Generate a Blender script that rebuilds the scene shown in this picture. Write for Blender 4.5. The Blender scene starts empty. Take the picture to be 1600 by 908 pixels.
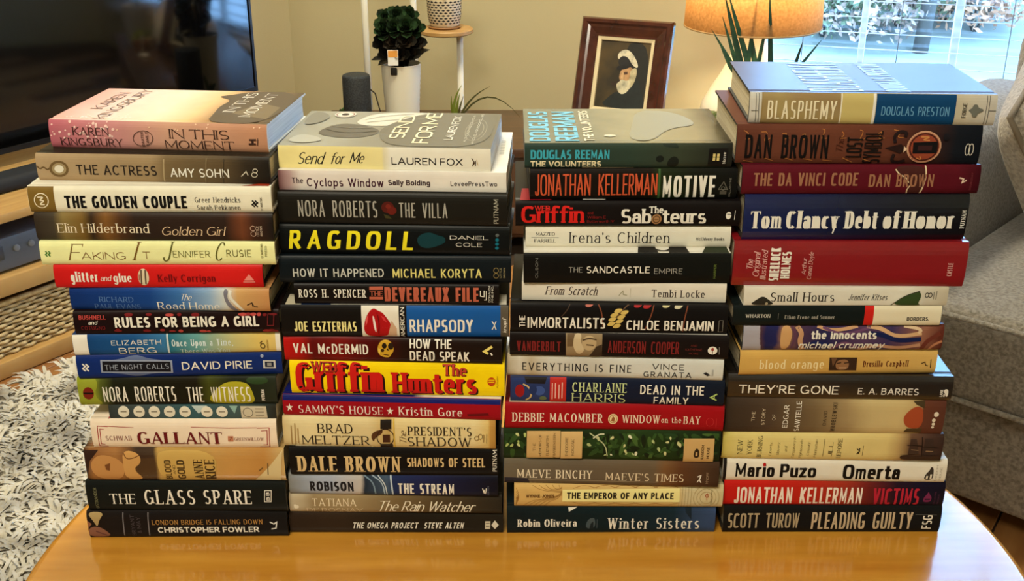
import bpy, bmesh, math, random
from mathutils import Vector, Matrix
R = math.radians
sc = bpy.context.scene
C = sc.collection
random.seed(7)

# ---------------------------------------------------------------- camera, world, lights, exposure
FPX, PITCH, CAMZ, TAB = 1750.0, R(22.7), 1.25, 0.45
cam_d = bpy.data.cameras.new('camera')
cam_d.sensor_width = 36.0
cam_d.lens = 36.0 * FPX / 1600.0
cam_d.clip_start = 0.02
cam = bpy.data.objects.new('camera', cam_d)
cam.location = (0, 0, CAMZ)
cam.rotation_euler = (R(90) - PITCH, 0, 0)
C.objects.link(cam)
sc.camera = cam

world = bpy.data.worlds.new('daylight')
sc.world = world
world.use_nodes = True
bg = world.node_tree.nodes['Background']
bg.inputs[0].default_value = (0.30, 0.58, 1.0, 1)
bg.inputs[1].default_value = 14.0

def area(name, loc, target, size, power, col, sy=None):
    l = bpy.data.lights.new(name, 'AREA')
    l.energy = power
    l.color = col
    l.size = size
    if sy:
        l.shape = 'RECTANGLE'
        l.size_y = sy
    o = bpy.data.objects.new(name, l)
    o.location = loc
    o.rotation_euler = (Vector(target) - Vector(loc)).to_track_quat('-Z', 'Y').to_euler()
    C.objects.link(o)
    return o

area('ceiling_lamp_light', (-0.55, -0.35, 2.7), (-0.1, 1.0, 0.5), 0.9, 62, (1.0, 0.925, 0.73))
area('far_overhead_fill', (-0.1, 2.7, 2.72), (-0.1, 2.7, 0), 0.5, 54, (1.0, 0.92, 0.68))  # added overhead fill without a fixture, raised to brighten the back wall
sc.view_settings.view_transform = 'Standard'
sc.view_settings.look = 'None'
sc.view_settings.gamma = 1
sc.view_settings.use_curve_mapping = False
sc.view_settings.exposure = 0.32

# ---------------------------------------------------------------- helpers
def lin(c):
    return tuple(((v / 255) / 12.92 if v / 255 <= 0.04045 else ((v / 255 + 0.055) / 1.055) ** 2.4) for v in c[:3]) + (1,)

def at(px, py, Y):
    """the point at distance Y seen at a pixel"""
    v = (py - 454) / FPX
    d = ((px - 800) / FPX, math.cos(PITCH) - v * math.sin(PITCH), -math.sin(PITCH) - v * math.cos(PITCH))
    t = Y / d[1]
    return Vector((d[0] * t, Y, CAMZ + d[2] * t))

_m = {}
def mat(name, col, rough=0.5, noise=None, bump=None, coat=0.0, metal=0.0, emit=0.0, sheen=0.0, spec=None, scale3=(1, 1, 1), sss=0):
    """solid colour, optional noise=(colour2, scale, detail, lo, hi) and bump=(scale, strength)"""
    key = name
    if key in _m:
        return _m[key]
    m = bpy.data.materials.new(name)
    m.use_nodes = True
    nt = m.node_tree
    b = nt.nodes['Principled BSDF']
    b.inputs['Base Color'].default_value = lin(col)
    b.inputs['Roughness'].default_value = rough
    b.inputs['Metallic'].default_value = metal
    b.inputs['Coat Weight'].default_value = coat
    b.inputs['Coat Roughness'].default_value = 0.1 if coat > .6 else 0.12
    if coat > .6:
        b.inputs['Coat IOR'].default_value = 1.58
    if spec is not None:
        b.inputs['Specular IOR Level'].default_value = spec
    if sheen:
        b.inputs['Sheen Weight'].default_value = sheen
    if emit:
        b.inputs['Emission Color'].default_value = lin(col)
        b.inputs['Emission Strength'].default_value = emit
    if noise or bump:
        tc = nt.nodes.new('ShaderNodeTexCoord')
        mp = nt.nodes.new('ShaderNodeMapping')
        mp.inputs['Scale'].default_value = scale3
        nt.links.new(tc.outputs['Object'], mp.inputs[0])
    if noise:
        n = nt.nodes.new('ShaderNodeTexNoise')
        n.inputs['Scale'].default_value = noise[1]
        n.inputs['Detail'].default_value = noise[2]
        nt.links.new(mp.outputs[0], n.inputs['Vector'])
        r = nt.nodes.new('ShaderNodeValToRGB')
        r.color_ramp.elements[0].position = noise[3]
        r.color_ramp.elements[0].color = lin(col)
        r.color_ramp.elements[1].position = noise[4]
        r.color_ramp.elements[1].color = lin(noise[0])
        nt.links.new(n.outputs['Fac'], r.inputs[0])
        nt.links.new(r.outputs[0], b.inputs['Base Color'])
    if bump:
        n = nt.nodes.new('ShaderNodeTexNoise')
        n.inputs['Scale'].default_value = bump[0]
        n.inputs['Detail'].default_value = 4
        nt.links.new(mp.outputs[0], n.inputs['Vector'])
        bp = nt.nodes.new('ShaderNodeBump')
        bp.inputs['Strength'].default_value = bump[1]
        bp.inputs['Distance'].default_value = 0.004
        nt.links.new(n.outputs['Fac'], bp.inputs['Height'])
        nt.links.new(bp.outputs[0], b.inputs['Normal'])
    _m[key] = m
    return m

def ink(col):
    return mat('ink_%d_%d_%d' % tuple(col), col, 0.45, spec=.16)

def print_mat(name, stops, length, grain=0.0, rough=0.4, gscale=30, coat=0.03, const=False):
    """printed paper: colour stops along the length of the book, with a mottled print grain"""
    m = bpy.data.materials.new(name)
    m.use_nodes = True
    nt = m.node_tree
    b = nt.nodes['Principled BSDF']
    b.inputs['Roughness'].default_value = rough
    b.inputs['Coat Weight'].default_value = coat
    b.inputs['Coat Roughness'].default_value = 0.2
    b.inputs['Specular IOR Level'].default_value = 0.5 if coat > .3 else 0.08
    if isinstance(stops[0], (int, float)):
        stops = [(0, stops), (1, stops)]
    tc = nt.nodes.new('ShaderNodeTexCoord')
    sp = nt.nodes.new('ShaderNodeSeparateXYZ')
    nt.links.new(tc.outputs['Object'], sp.inputs[0])
    mr = nt.nodes.new('ShaderNodeMapRange')
    mr.inputs['From Min'].default_value = -length / 2
    mr.inputs['From Max'].default_value = length / 2
    nt.links.new(sp.outputs['X'], mr.inputs['Value'])
    fac = mr.outputs[0]
    no = nt.nodes.new('ShaderNodeTexNoise')
    no.inputs['Scale'].default_value = gscale
    no.inputs['Detail'].default_value = 5
    nt.links.new(tc.outputs['Object'], no.inputs['Vector'])
    if grain:
        ma = nt.nodes.new('ShaderNodeMath')
        ma.operation = 'MULTIPLY_ADD'
        ma.inputs[1].default_value = grain
        su = nt.nodes.new('ShaderNodeMath')
        su.operation = 'SUBTRACT'
        su.inputs[1].default_value = 0.5
        nt.links.new(no.outputs['Fac'], su.inputs[0])
        nt.links.new(su.outputs[0], ma.inputs[0])
        nt.links.new(fac, ma.inputs[2])
        fac = ma.outputs[0]
    rp = nt.nodes.new('ShaderNodeValToRGB')
    if const:
        rp.color_ramp.interpolation = 'CONSTANT'
    el = rp.color_ramp.elements
    while len(el) < len(stops):
        el.new(0.5)
    for e, (p, c) in zip(el, stops):
        e.position = p
        e.color = lin(c)
    nt.links.new(fac, rp.inputs[0])
    hs = nt.nodes.new('ShaderNodeHueSaturation')
    mv = nt.nodes.new('ShaderNodeMapRange')
    mv.inputs['To Min'].default_value = 0.86
    mv.inputs['To Max'].default_value = 1.12
    nt.links.new(no.outputs['Fac'], mv.inputs['Value'])
    nt.links.new(mv.outputs[0], hs.inputs['Value'])
    nt.links.new(rp.outputs[0], hs.inputs['Color'])
    nt.links.new(hs.outputs[0], b.inputs['Base Color'])
    return m

def mesh_obj(name, verts, faces, mats, parent=None, smooth=False, idx=None, loc=None, rot=None):
    me = bpy.data.meshes.new(name)
    me.from_pydata([tuple(v) for v in verts], [], faces)
    for m in (mats if isinstance(mats, (list, tuple)) else [mats]):
        me.materials.append(m)
    if idx:
        me.polygons.foreach_set('material_index', idx)
    if smooth:
        me.polygons.foreach_set('use_smooth', [True] * len(me.polygons))
    me.update()
    o = bpy.data.objects.new(name, me)
    C.objects.link(o)
    if parent:
        o.parent = parent
    if loc is not None:
        o.location = loc
    if rot is not None:
        o.rotation_euler = rot
    return o

def bm_obj(name, bm, m, parent=None, smooth=True, loc=None, rot=None):
    bmesh.ops.recalc_face_normals(bm, faces=bm.faces)
    me = bpy.data.meshes.new(name)
    bm.to_mesh(me)
    bm.free()
    for q in (m if isinstance(m, (list, tuple)) else [m]):
        me.materials.append(q)
    if smooth:
        me.polygons.foreach_set('use_smooth', [True] * len(me.polygons))
        try:
            me.set_sharp_from_angle(angle=R(40))
        except Exception:
            pass
    o = bpy.data.objects.new(name, me)
    C.objects.link(o)
    if parent:
        o.parent = parent
    if loc is not None:
        o.location = loc
    if rot is not None:
        o.rotation_euler = rot
    return o

def box(name, lo, hi, m, parent=None, bevel=0.0, seg=2, loc=None, rot=None):
    bm = bmesh.new()
    bmesh.ops.create_cube(bm, size=1)
    for v in bm.verts:
        v.co = Vector([lo[i] + (v.co[i] + 0.5) * (hi[i] - lo[i]) for i in range(3)])
    if bevel:
        bmesh.ops.bevel(bm, geom=list(bm.edges), offset=bevel, segments=seg, affect='EDGES', profile=0.5)
    return bm_obj(name, bm, m, parent, bevel > 0, loc, rot)

def lathe(name, prof, m, parent=None, n=32, loc=None, rot=None, smooth=True):
    v, f = [], []
    for r, z in prof:
        for k in range(n):
            a = 2 * math.pi * k / n
            v.append((r * math.cos(a), r * math.sin(a), z))
    for i in range(len(prof) - 1):
        for k in range(n):
            k2 = (k + 1) % n
            f.append((i * n + k, i * n + k2, (i + 1) * n + k2, (i + 1) * n + k))
    bm = bmesh.new()
    vs = [bm.verts.new(q) for q in v]
    for q in f:
        bm.faces.new([vs[i] for i in q])
    if prof[0][0] > 1e-5:
        bm.faces.new(vs[:n])
    if prof[-1][0] > 1e-5:
        bm.faces.new(vs[-n:])
    bmesh.ops.remove_doubles(bm, verts=bm.verts, dist=1e-6)
    return bm_obj(name, bm, m, parent, smooth, loc, rot)

def tube(name, pts, r, m, parent=None, n=8, taper=None, loc=None):
    pts = [Vector(p) for p in pts]
    v, f = [], []
    for i, p in enumerate(pts):
        d = (pts[min(i + 1, len(pts) - 1)] - pts[max(i - 1, 0)]).normalized()
        a = d.orthogonal().normalized() if abs(d.z) > 0.95 else d.cross(Vector((0, 0, 1))).normalized()
        b = d.cross(a).normalized()
        rr = r if taper is None else r * taper[i]
        for k in range(n):
            t = 2 * math.pi * k / n
            v.append(p + a * (rr * math.cos(t)) + b * (rr * math.sin(t)))
    for i in range(len(pts) - 1):
        for k in range(n):
            k2 = (k + 1) % n
            f.append((i * n + k, i * n + k2, (i + 1) * n + k2, (i + 1) * n + k))
    f.append(tuple(range(n))[::-1])
    f.append(tuple(range(len(v) - n, len(v))))
    return mesh_obj(name, v, f, m, parent, True, loc=loc)

def thing(name, label, cat, loc=(0, 0, 0), rotz=0.0, group=None):
    o = bpy.data.objects.new(name, None)
    o.empty_display_size = 0.05
    C.objects.link(o)
    o.location = loc
    o.rotation_euler = (0, 0, rotz)
    return tag(o, label, cat, group)

def tag(o, label, cat, group=None):
    o['label'] = label
    o['category'] = cat
    if group:
        o['group'] = group
    return o

def struct(o, label=None):
    o['kind'] = 'structure'
    if label:
        o['label'] = label
    return o

# ---------------------------------------------------------------- lettering: a pen-stroke alphabet
def e(cx, cy, rx, ry, a0, a1):
    return ('e', cx, cy, rx, ry, a0, a1)
X = 0.68
GL = {
 'A': (.74, [('tS', [(0, 0), (.37, 1)]), ('E', [(.37, 1), (.74, 0)]), ('th', [(.13, .32), (.61, .32)])]),
 'B': (.58, [('SE', [(0, 0), (0, 1)]), ('', [(0, 1), (.28, 1), e(.28, .77, .25, .23, 90, -90), (0, .54)]), ('', [(0, .54), (.3, .54), e(.3, .27, .28, .27, 90, -90), (0, 0)])]),
 'C': (.68, [('h', [e(.37, .5, .37, .5, 45, 315)])]),
 'D': (.68, [('SE', [(0, 0), (0, 1)]), ('', [(0, 1), (.26, 1), e(.26, .5, .42, .5, 90, -90), (0, 0)])]),
 'E': (.5, [('SE', [(0, 0), (0, 1)]), ('B', [(0, 1), (.5, 1)]), ('', [(0, .52), (.42, .52)]), ('B', [(0, 0), (.5, 0)])]),
 'F': (.5, [('SE', [(0, 0), (0, 1)]), ('B', [(0, 1), (.5, 1)]), ('', [(0, .5), (.42, .5)])]),
 'G': (.72, [('h', [e(.37, .5, .37, .5, 48, 330)]), ('E', [(.7, .44), (.7, .08)]), ('h', [(.42, .44), (.7, .44)])]),
 'H': (.68, [('SE', [(0, 0), (0, 1)]), ('SE', [(.68, 0), (.68, 1)]), ('', [(0, .52), (.68, .52)])]),
 'I': (0, [('SE', [(0, 0), (0, 1)])]),
 'J': (.38, [('S', [(.38, 1), (.38, .26), e(.18, .26, .2, .26, 0, -165)])]),
 'K': (.62, [('SE', [(0, 0), (0, 1)]), ('tS', [(.6, 1), (0, .38)]), ('E', [(.18, .56), (.62, 0)])]),
 'L': (.48, [('SE', [(0, 0), (0, 1)]), ('B', [(0, 0), (.48, 0)])]),
 'M': (.86, [('tS', [(0, 0), (0, 1)]), ('', [(0, 1), (.43, .2)]), ('t', [(.43, .2), (.86, 1)]), ('E', [(.86, 1), (.86, 0)])]),
 'N': (.68, [('tS', [(0, 0), (0, 1)]), ('', [(0, 1), (.68, 0)]), ('tE', [(.68, 0), (.68, 1)])]),
 'O': (.76, [('c', [e(.38, .5, .38, .5, 0, 360)])]),
 'P': (.54, [('SE', [(0, 0), (0, 1)]), ('', [(0, 1), (.27, 1), e(.27, .73, .27, .27, 90, -90), (0, .46)])]),
 'Q': (.76, [('c', [e(.38, .5, .38, .5, 0, 360)]), ('h', [(.42, .22), (.8, -.1)])]),
 'R': (.6, [('SE', [(0, 0), (0, 1)]), ('', [(0, 1), (.27, 1), e(.27, .74, .27, .26, 90, -90), (0, .48)]), ('E', [(.24, .48), (.6, 0)])]),
 'S': (.54, [('h', [e(.27, .745, .25, .255, 38, 270), e(.27, .245, .27, .245, 90, -142)])]),
 'T': (.64, [('S', [(.32, 0), (.32, 1)]), ('bB', [(0, 1), (.64, 1)])]),
 'U': (.66, [('S', [(0, 1), (0, .32), e(.33, .32, .33, .32, 180, 360), (.66, .5)]), ('tE', [(.66, .4), (.66, 1)])]),
 'V': (.72, [('S', [(0, 1), (.36, 0)]), ('tE', [(.36, 0), (.72, 1)])]),
 'W': (1.02, [('S', [(0, 1), (.26, 0)]), ('t', [(.26, 0), (.51, 1)]), ('', [(.51, 1), (.76, 0)]), ('tE', [(.76, 0), (1.02, 1)])]),
 'X': (.66, [('SE', [(0, 1), (.66, 0)]), ('tSE', [(0, 0), (.66, 1)])]),
 'Y': (.66, [('S', [(0, 1), (.33, .45)]), ('tE', [(.33, .45), (.66, 1)]), ('E', [(.33, .45), (.33, 0)])]),
 'Z': (.6, [('b', [(0, 1), (.6, 1)]), ('', [(.6, 1), (0, 0)]), ('B', [(0, 0), (.6, 0)])]),
 'a': (.44, [('', [(.05, .55), e(.23, .44, .21, .24, 150, 0), (.44, .1), (.44, 0)]), ('h', [(.44, .4), (.24, .4), e(.2, .2, .2, .2, 90, 270), e(.2, .2, .24, .2, 270, 345)])]),
 'b': (.48, [('E', [(0, 0), (0, 1.03)]), ('c', [e(.24, .34, .24, .34, 0, 360)])]),
 'c': (.45, [('h', [e(.25, .34, .25, .34, 45, 315)])]),
 'd': (.48, [('SE', [(.48, 0), (.48, 1.03)]), ('c', [e(.24, .34, .24, .34, 0, 360)])]),
 'e': (.48, [('h', [(.03, .37), (.48, .37), e(.25, .34, .24, .34, 5, 318)])]),
 'f': (.34, [('S', [(.13, 0), (.13, .8), e(.31, .82, .18, .21, 180, 65)]), ('', [(0, X), (.3, X)])]),
 'g': (.48, [('c', [e(.24, .36, .24, .32, 0, 360)]), ('h', [(.48, X), (.48, -.06), e(.24, -.06, .24, .24, 0, -155)])]),
 'h': (.44, [('SE', [(0, 0), (0, 1.03)]), ('E', [(0, .4), e(.22, .42, .22, .26, 180, 0), (.44, 0)])]),
 'i': (0, [('SE', [(0, 0), (0, X)]), ('h', [(0, .86), (0, .99)])]),
 'j': (.12, [('S', [(.12, X), (.12, -.1), e(-.04, -.1, .16, .18, 0, -120)]), ('h', [(.12, .86), (.12, .99)])]),
 'k': (.42, [('SE', [(0, 0), (0, 1.03)]), ('tE', [(0, .26), (.4, X)]), ('E', [(.14, .38), (.42, 0)])]),
 'l': (0, [('SE', [(0, 0), (0, 1.03)])]),
 'm': (.74, [('SE', [(0, 0), (0, X)]), ('E', [(0, .42), e(.185, .44, .185, .24, 180, 0), (.37, 0)]), ('E', [(.37, .42), e(.555, .44, .185, .24, 180, 0), (.74, 0)])]),
 'n': (.44, [('SE', [(0, 0), (0, X)]), ('E', [(0, .4), e(.22, .42, .22, .26, 180, 0), (.44, 0)])]),
 'o': (.48, [('c', [e(.24, .34, .24, .34, 0, 360)])]),
 'p': (.48, [('SE', [(0, -.3), (0, X)]), ('c', [e(.24, .34, .24, .34, 0, 360)])]),
 'q': (.48, [('S', [(.48, -.3), (.48, X)]), ('c', [e(.24, .34, .24, .34, 0, 360)])]),
 'r': (.27, [('SE', [(0, 0), (0, X)]), ('h', [(0, .4), e(.2, .42, .2, .26, 180, 50)])]),
 's': (.4, [('h', [e(.2, .51, .18, .17, 38, 270), e(.2, .17, .2, .17, 90, -142)])]),
 't': (.3, [('', [(.12, .92), (.12, .18), e(.26, .18, .14, .18, 180, 305)]), ('', [(0, X), (.3, X)])]),
 'u': (.44, [('S', [(0, X), (0, .24), e(.22, .24, .22, .24, 180, 350)]), ('SE', [(.44, 0), (.44, X)])]),
 'v': (.46, [('S', [(0, X), (.23, 0)]), ('tE', [(.23, 0), (.46, X)])]),
 'w': (.72, [('S', [(0, X), (.18, 0)]), ('t', [(.18, 0), (.36, X)]), ('', [(.36, X), (.54, 0)]), ('tE', [(.54, 0), (.72, X)])]),
 'x': (.44, [('SE', [(0, X), (.44, 0)]), ('tSE', [(0, 0), (.44, X)])]),
 'y': (.46, [('S', [(0, X), (.23, 0)]), ('tE', [(.12, -.3), (.46, X)])]),
 'z': (.4, [('', [(0, X), (.4, X)]), ('', [(.4, X), (0, 0)]), ('', [(0, 0), (.4, 0)])]),
 '.': (0, [('h', [(0, -.04), (0, .12)])]),
 ',': (.04, [('h', [(.04, .06), (0, -.14)])]),
 "'": (0, [('h', [(0, .78), (0, 1)])]),
 '-': (.26, [('h', [(0, .36), (.26, .36)])]),
 '&': (.66, [('h', [(.64, .02), (.14, .7), e(.28, .8, .16, .2, 210, -30), (.1, .38), e(.26, .22, .24, .22, 150, 330), (.62, .42)])]),
}
# style: stem, bar (share of the cap height), serif thickness, squareness, slant, letter gap
ST = {
 'sans': (.135, .12, 0, 2.1, 0, .15), 'sansB': (.2, .175, 0, 2.2, 0, .1), 'light': (.085, .075, 0, 2.1, 0, .2),
 'wide': (.12, .11, 0, 2.1, 0, .26), 'cond': (.15, .125, 0, 3.2, 0, .1), 'condB': (.2, .16, 0, 3.4, 0, .07), 'condL': (.09, .075, 0, 2.8, 0, .1),
 'serif': (.13, .05, .045, 2.0, 0, .16), 'serifB': (.19, .07, .055, 2.1, 0, .11), 'serifL': (.1, .045, .04, 2.0, 0, .18),
 'fat': (.25, .06, .05, 2.4, 0, .07), 'swash': (.075, .035, .03, 2.0, .3, .05), 'slab': (.2, .12, .1, 2.8, 0, .06), 'block': (.2, .15, 0, 5, 0, .1),
 'ital': (.11, .05, .035, 2.0, .24, .1), 'italsans': (.15, .13, 0, 2.4, .22, .12), 'script': (.1, .045, 0, 2.0, .38, .04),
 'ragdoll': (.21, .14, 0, 3.2, .14, .3), 'deco': (.085, .05, 0, 2.0, 0, .17),
}
def sample(seg_pts, sq):
    out = []
    for s in seg_pts:
        if s[0] == 'e':
            _, cx, cy, rx, ry, a0, a1 = s
            n = max(4, int(abs(a1 - a0) / 22.5))
            for k in range(n + 1):
                a = R(a0 + (a1 - a0) * k / n)
                c, q = math.cos(a), math.sin(a)
                p = (cx + rx * math.copysign(abs(c) ** (2 / sq), c), cy + ry * math.copysign(abs(q) ** (2 / sq), q))
                if not out or abs(p[0] - out[-1][0]) + abs(p[1] - out[-1][1]) > 1e-4:
                    out.append(p)
        else:
            if not out or abs(s[0] - out[-1][0]) + abs(s[1] - out[-1][1]) > 1e-4:
                out.append(s)
    return out

def ribbon(pts, hw, closed=False):
    """offset a 2D path to both sides; hw(direction) gives the half width"""
    n = len(pts)
    Lp, Rp = [], []
    for i in range(n):
        if closed:
            a, b = pts[i - 1], pts[(i + 1) % n]
        else:
            a, b = pts[max(i - 1, 0)], pts[min(i + 1, n - 1)]
        p = pts[i]
        d1 = (p[0] - a[0], p[1] - a[1])
        d2 = (b[0] - p[0], b[1] - p[1])
        l1, l2 = math.hypot(*d1), math.hypot(*d2)
        if l1 < 1e-9: d1, l1 = d2, l2
        if l2 < 1e-9: d2, l2 = d1, l1
        if l1 < 1e-9: continue
        u1, u2 = (d1[0] / l1, d1[1] / l1), (d2[0] / l2, d2[1] / l2)
        t = (u1[0] + u2[0], u1[1] + u2[1])
        lt = math.hypot(*t)
        t = (t[0] / lt, t[1] / lt) if lt > 1e-6 else u2
        w = hw(t) / max(0.55, abs(t[0] * u2[0] + t[1] * u2[1]))
        Lp.append((p[0] - t[1] * w, p[1] + t[0] * w))
        Rp.append((p[0] + t[1] * w, p[1] - t[0] * w))
    if closed:
        Lp.append(Lp[0]); Rp.append(Rp[0])
    return Lp, Rp

def densify(pts, step):
    out = [pts[0]]
    for a, b in zip(pts, pts[1:]):
        l = math.hypot(b[0] - a[0], b[1] - a[1])
        k = max(1, int(l / step + 0.5))
        for j in range(1, k + 1):
            out.append((a[0] + (b[0] - a[0]) * j / k, a[1] + (b[1] - a[1]) * j / k))
    return out

def letters(text, style, W, H, step=0.003):
    """ribbons (left, right) of a line of lettering, W wide and H tall in metres"""
    wv, wh, se, sq, slant, gap = ST[style]
    low = (2.5 if 'm' in text else 1.9) if any(c.islower() for c in text) else 1.5
    SPC = .26
    for _ in range(30):
        gs = sum(GL[c][0] for c in text if c != ' ')
        nc = sum(1 for c in text if c != ' ')
        fixed = nc * wv + (len(text) - 1) * gap * 1.0 + text.count(' ') * SPC
        k = ((W / H) - fixed - slant * .8) / max(gs, .2)
        if (k > .3 and k >= low * wv) or wv < .05: break
        wv *= .95; gap *= .95
        wh = min(wh, wv * 1.1)
        se = min(se, wv * .75)
    k = max(k, .2)
    if gs < .2: k = 1
    out = []
    x = wv / 2
    for c in text:
        if c == ' ':
            x += SPC + gap; continue
        gw, strokes = GL[c]
        for fl, segs in strokes:
            pts = sample(segs, sq)
            pts = [(x + p[0] * k, (wh / 2 + p[1] * (1 - wh)) if p[1] >= 0 else p[1] + wh / 2) for p in pts]
            thin = 't' in fl
            fac = {'M': .6, 'W': .6, 'm': .66, 'w': .6, 'N': .76, 'A': .8, 'R': .88, 'B': .88, 'e': .9, 'a': .9}.get(c, 1) if wv > .26 * k else 1
            def hw(t, thin=thin, fac=fac):
                if thin and se: return wh * .55 + .008
                return (wv * fac * abs(t[1]) + wh * abs(t[0])) / (2 * max(abs(t[0]) + abs(t[1]), 1e-6) ** .6)
            closed = 'c' in fl
            if closed:
                pts = pts[:-1] if math.hypot(pts[0][0] - pts[-1][0], pts[0][1] - pts[-1][1]) < 1e-3 else pts
            elif 'h' not in fl:
                for (i0, i1) in ((0, 1), (-1, -2)):
                    a, b = pts[i0], pts[i1]
                    l = math.hypot(a[0] - b[0], a[1] - b[1]) or 1
                    ux, uy = (a[0] - b[0]) / l, (a[1] - b[1]) / l
                    ex = (wh if abs(uy) > abs(ux) else wv) / 2
                    pts[i0] = (a[0] + ux * ex, a[1] + uy * ex)
            if not closed:
                pts = densify(pts, step / H)
            out.append(ribbon(pts, hw, closed))
            if se:
                sl = wv * .5 + min(.075, .045 + gap * .25) * (.55 if c.islower() and wv > .15 else 1)
                for flag, i0 in (('S', 0), ('E', -1)):
                    if flag in fl:
                        q = pts[i0]
                        yy = max(q[1] - se, 0) if q[1] > .3 else q[1]
                        if q[1] > .3: y0, y1 = q[1] - se, q[1]
                        else: y0, y1 = q[1], q[1] + se
                        ln = sl if not thin else sl * .85
                        out.append(([(q[0] - ln, y1), (q[0] + ln, y1)], [(q[0] - ln, y0), (q[0] + ln, y0)]))
                for flag, i0 in (('b', 0), ('B', -1)):
                    if flag in fl:
                        q = pts[i0]
                        dy = -.17 if q[1] > .5 else .17
                        s = 1 if flag == 'B' else -1
                        yb = q[1] + (wh / 2 if q[1] > .5 else -wh / 2)
                        out.append(([(q[0] - s * (se + .05), yb), (q[0] - s * se * .7, yb + dy)], [(q[0], yb), (q[0], yb + dy * 1.15)]))
        x += gw * k + wv + gap
    tot = x - gap - wv / 2 + (slant * .8 if slant else 0)
    sx = (W / H) / max(tot, .05)
    sx = min(max(sx, .3), 1.25)
    f = lambda p: ((p[0] + slant * (p[1] - 0)) * sx * H, p[1] * H)
    return [([f(p) for p in a], [f(p) for p in b]) for a, b in out]

def chaikin(pts, it=2, closed=True):
    for _ in range(it):
        out = [] if closed else [pts[0]]
        m = len(pts)
        for i in range(m if closed else m - 1):
            a, b = pts[i], pts[(i + 1) % m]
            out += [(a[0] * .75 + b[0] * .25, a[1] * .75 + b[1] * .25), (a[0] * .25 + b[0] * .75, a[1] * .25 + b[1] * .75)]
        if not closed: out.append(pts[-1])
        pts = out
    return pts

def scan_poly(pts, rows):
    """split a polygon into quads between horizontal rows (even-odd)"""
    ys = sorted(set([round(p[1], 7) for p in pts]))
    lo, hi = ys[0], ys[-1]
    n = max(1, int((hi - lo) / rows))
    ys = sorted(set(ys + [lo + (hi - lo) * k / n for k in range(n + 1)]))
    q = []
    m = len(pts)
    for a, b in zip(ys, ys[1:]):
        if b - a < 1e-7: continue
        mid = (a + b) / 2
        xs = []
        for i in range(m):
            p, r = pts[i], pts[(i + 1) % m]
            if (p[1] - mid) * (r[1] - mid) < 0:
                g = lambda y: min(max(p[0] + (r[0] - p[0]) * (y - p[1]) / (r[1] - p[1]), min(p[0], r[0])), max(p[0], r[0]))
                xs.append((g(mid), g(a), g(b)))
        xs.sort()
        for u, w in zip(xs[::2], xs[1::2]):
            q.append(([(u[2], b), (u[1], a)], [(w[2], b), (w[1], a)]))
    return q

# ---------------------------------------------------------------- the room
def slab(name, p0, p1, z0, z1, m, th=.1, hole=None):
    """a wall from p0 to p1 (room on its right hand side), with an optional opening (s0, s1, z0, z1)"""
    p0, p1 = Vector(p0), Vector(p1)
    d = (p1 - p0)
    L = d.length
    d.normalize()
    n = Vector((-d.y, d.x))
    pt = lambda s, z, o: (p0.x + d.x * s + n.x * o, p0.y + d.y * s + n.y * o, z)
    V, F = [], []
    if hole is None:
        for o in (0, th):
            V += [pt(0, z0, o), pt(L, z0, o), pt(L, z1, o), pt(0, z1, o)]
        F = [(0, 1, 2, 3), (7, 6, 5, 4), (0, 4, 5, 1), (1, 5, 6, 2), (2, 6, 7, 3), (3, 7, 4, 0)]
    else:
        a, b, c, e_ = hole
        for o in (0, th):
            V += [pt(0, z0, o), pt(L, z0, o), pt(L, z1, o), pt(0, z1, o), pt(a, c, o), pt(b, c, o), pt(b, e_, o), pt(a, e_, o)]
        for k in range(4):
            k2 = (k + 1) % 4
            F += [(k, k2, 4 + k2, 4 + k), (8 + k2, 8 + k, 12 + k, 12 + k2), (4 + k, 4 + k2, 12 + k2, 12 + k), (k2, k, 8 + k, 8 + k2)]
    return struct(mesh_obj(name, V, F, m))

wall_m = mat('wall_paint', (204, 191, 152), .8, bump=(220, .12))
ceil_m = mat('ceiling_paint', (226, 220, 208), .9)
BW0, BWD = Vector((.4, 4.15)), Vector((.9507, -.3101))
bw = lambda s: BW0 + BWD * s
corner = bw(-1.36)
WS0, WS1, WZ0, WZ1 = .45, 2.4, .26, 2.66
right_end = bw(2.75)
slab('wall_back', corner, right_end, -.06, 2.82, wall_m, .12, (WS0 + 1.36, WS1 + 1.36, WZ0, WZ1))
left_a = corner - Vector((.56, .83)) * 3.6
slab('wall_left', left_a, corner, -.06, 2.82, wall_m)
slab('wall_side', (left_a.x, -1.7), left_a, -.06, 2.82, wall_m)
slab('wall_right', right_end, (right_end.x, -1.7), -.06, 2.82, wall_m)
slab('wall_front', (right_end.x, -1.7), (left_a.x, -1.7), -.06, 2.82, wall_m)
poly = [(left_a.x - .1, -1.8), (right_end.x + .1, -1.8), (right_end.x + .1, right_end.y + .15), (corner.x, corner.y + .15), (left_a.x - .1, left_a.y + .1)]
for nm, z0, z1, m in (('floor', -.06, -.0125, mat('subfloor', (60, 44, 30), .8)), ('ceiling', 2.8, 2.86, ceil_m)):
    n5 = len(poly)
    struct(mesh_obj(nm, [(x, y, z0) for x, y in poly] + [(x, y, z1) for x, y in poly], [tuple(range(n5))[::-1], tuple(range(n5, 2 * n5))] + [(k, (k + 1) % n5, n5 + (k + 1) % n5, n5 + k) for k in range(n5)], m))
floor_o = bpy.data.objects['floor']
plank_m = [mat('floor_plank_%d' % k, c, .38, noise=(c2, 9, 6, .3, .7), scale3=(.35, 5, 1)) for k, (c, c2) in enumerate((((168, 118, 66), (140, 92, 48)), ((156, 106, 58), (128, 82, 42)), ((178, 128, 74), (150, 100, 54))))]
pb = bmesh.new()
bmesh.ops.create_cube(pb, size=1)
for v in pb.verts:
    v.co = Vector((v.co.x * 1.196, v.co.y * .136, v.co.z * .012))
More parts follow.
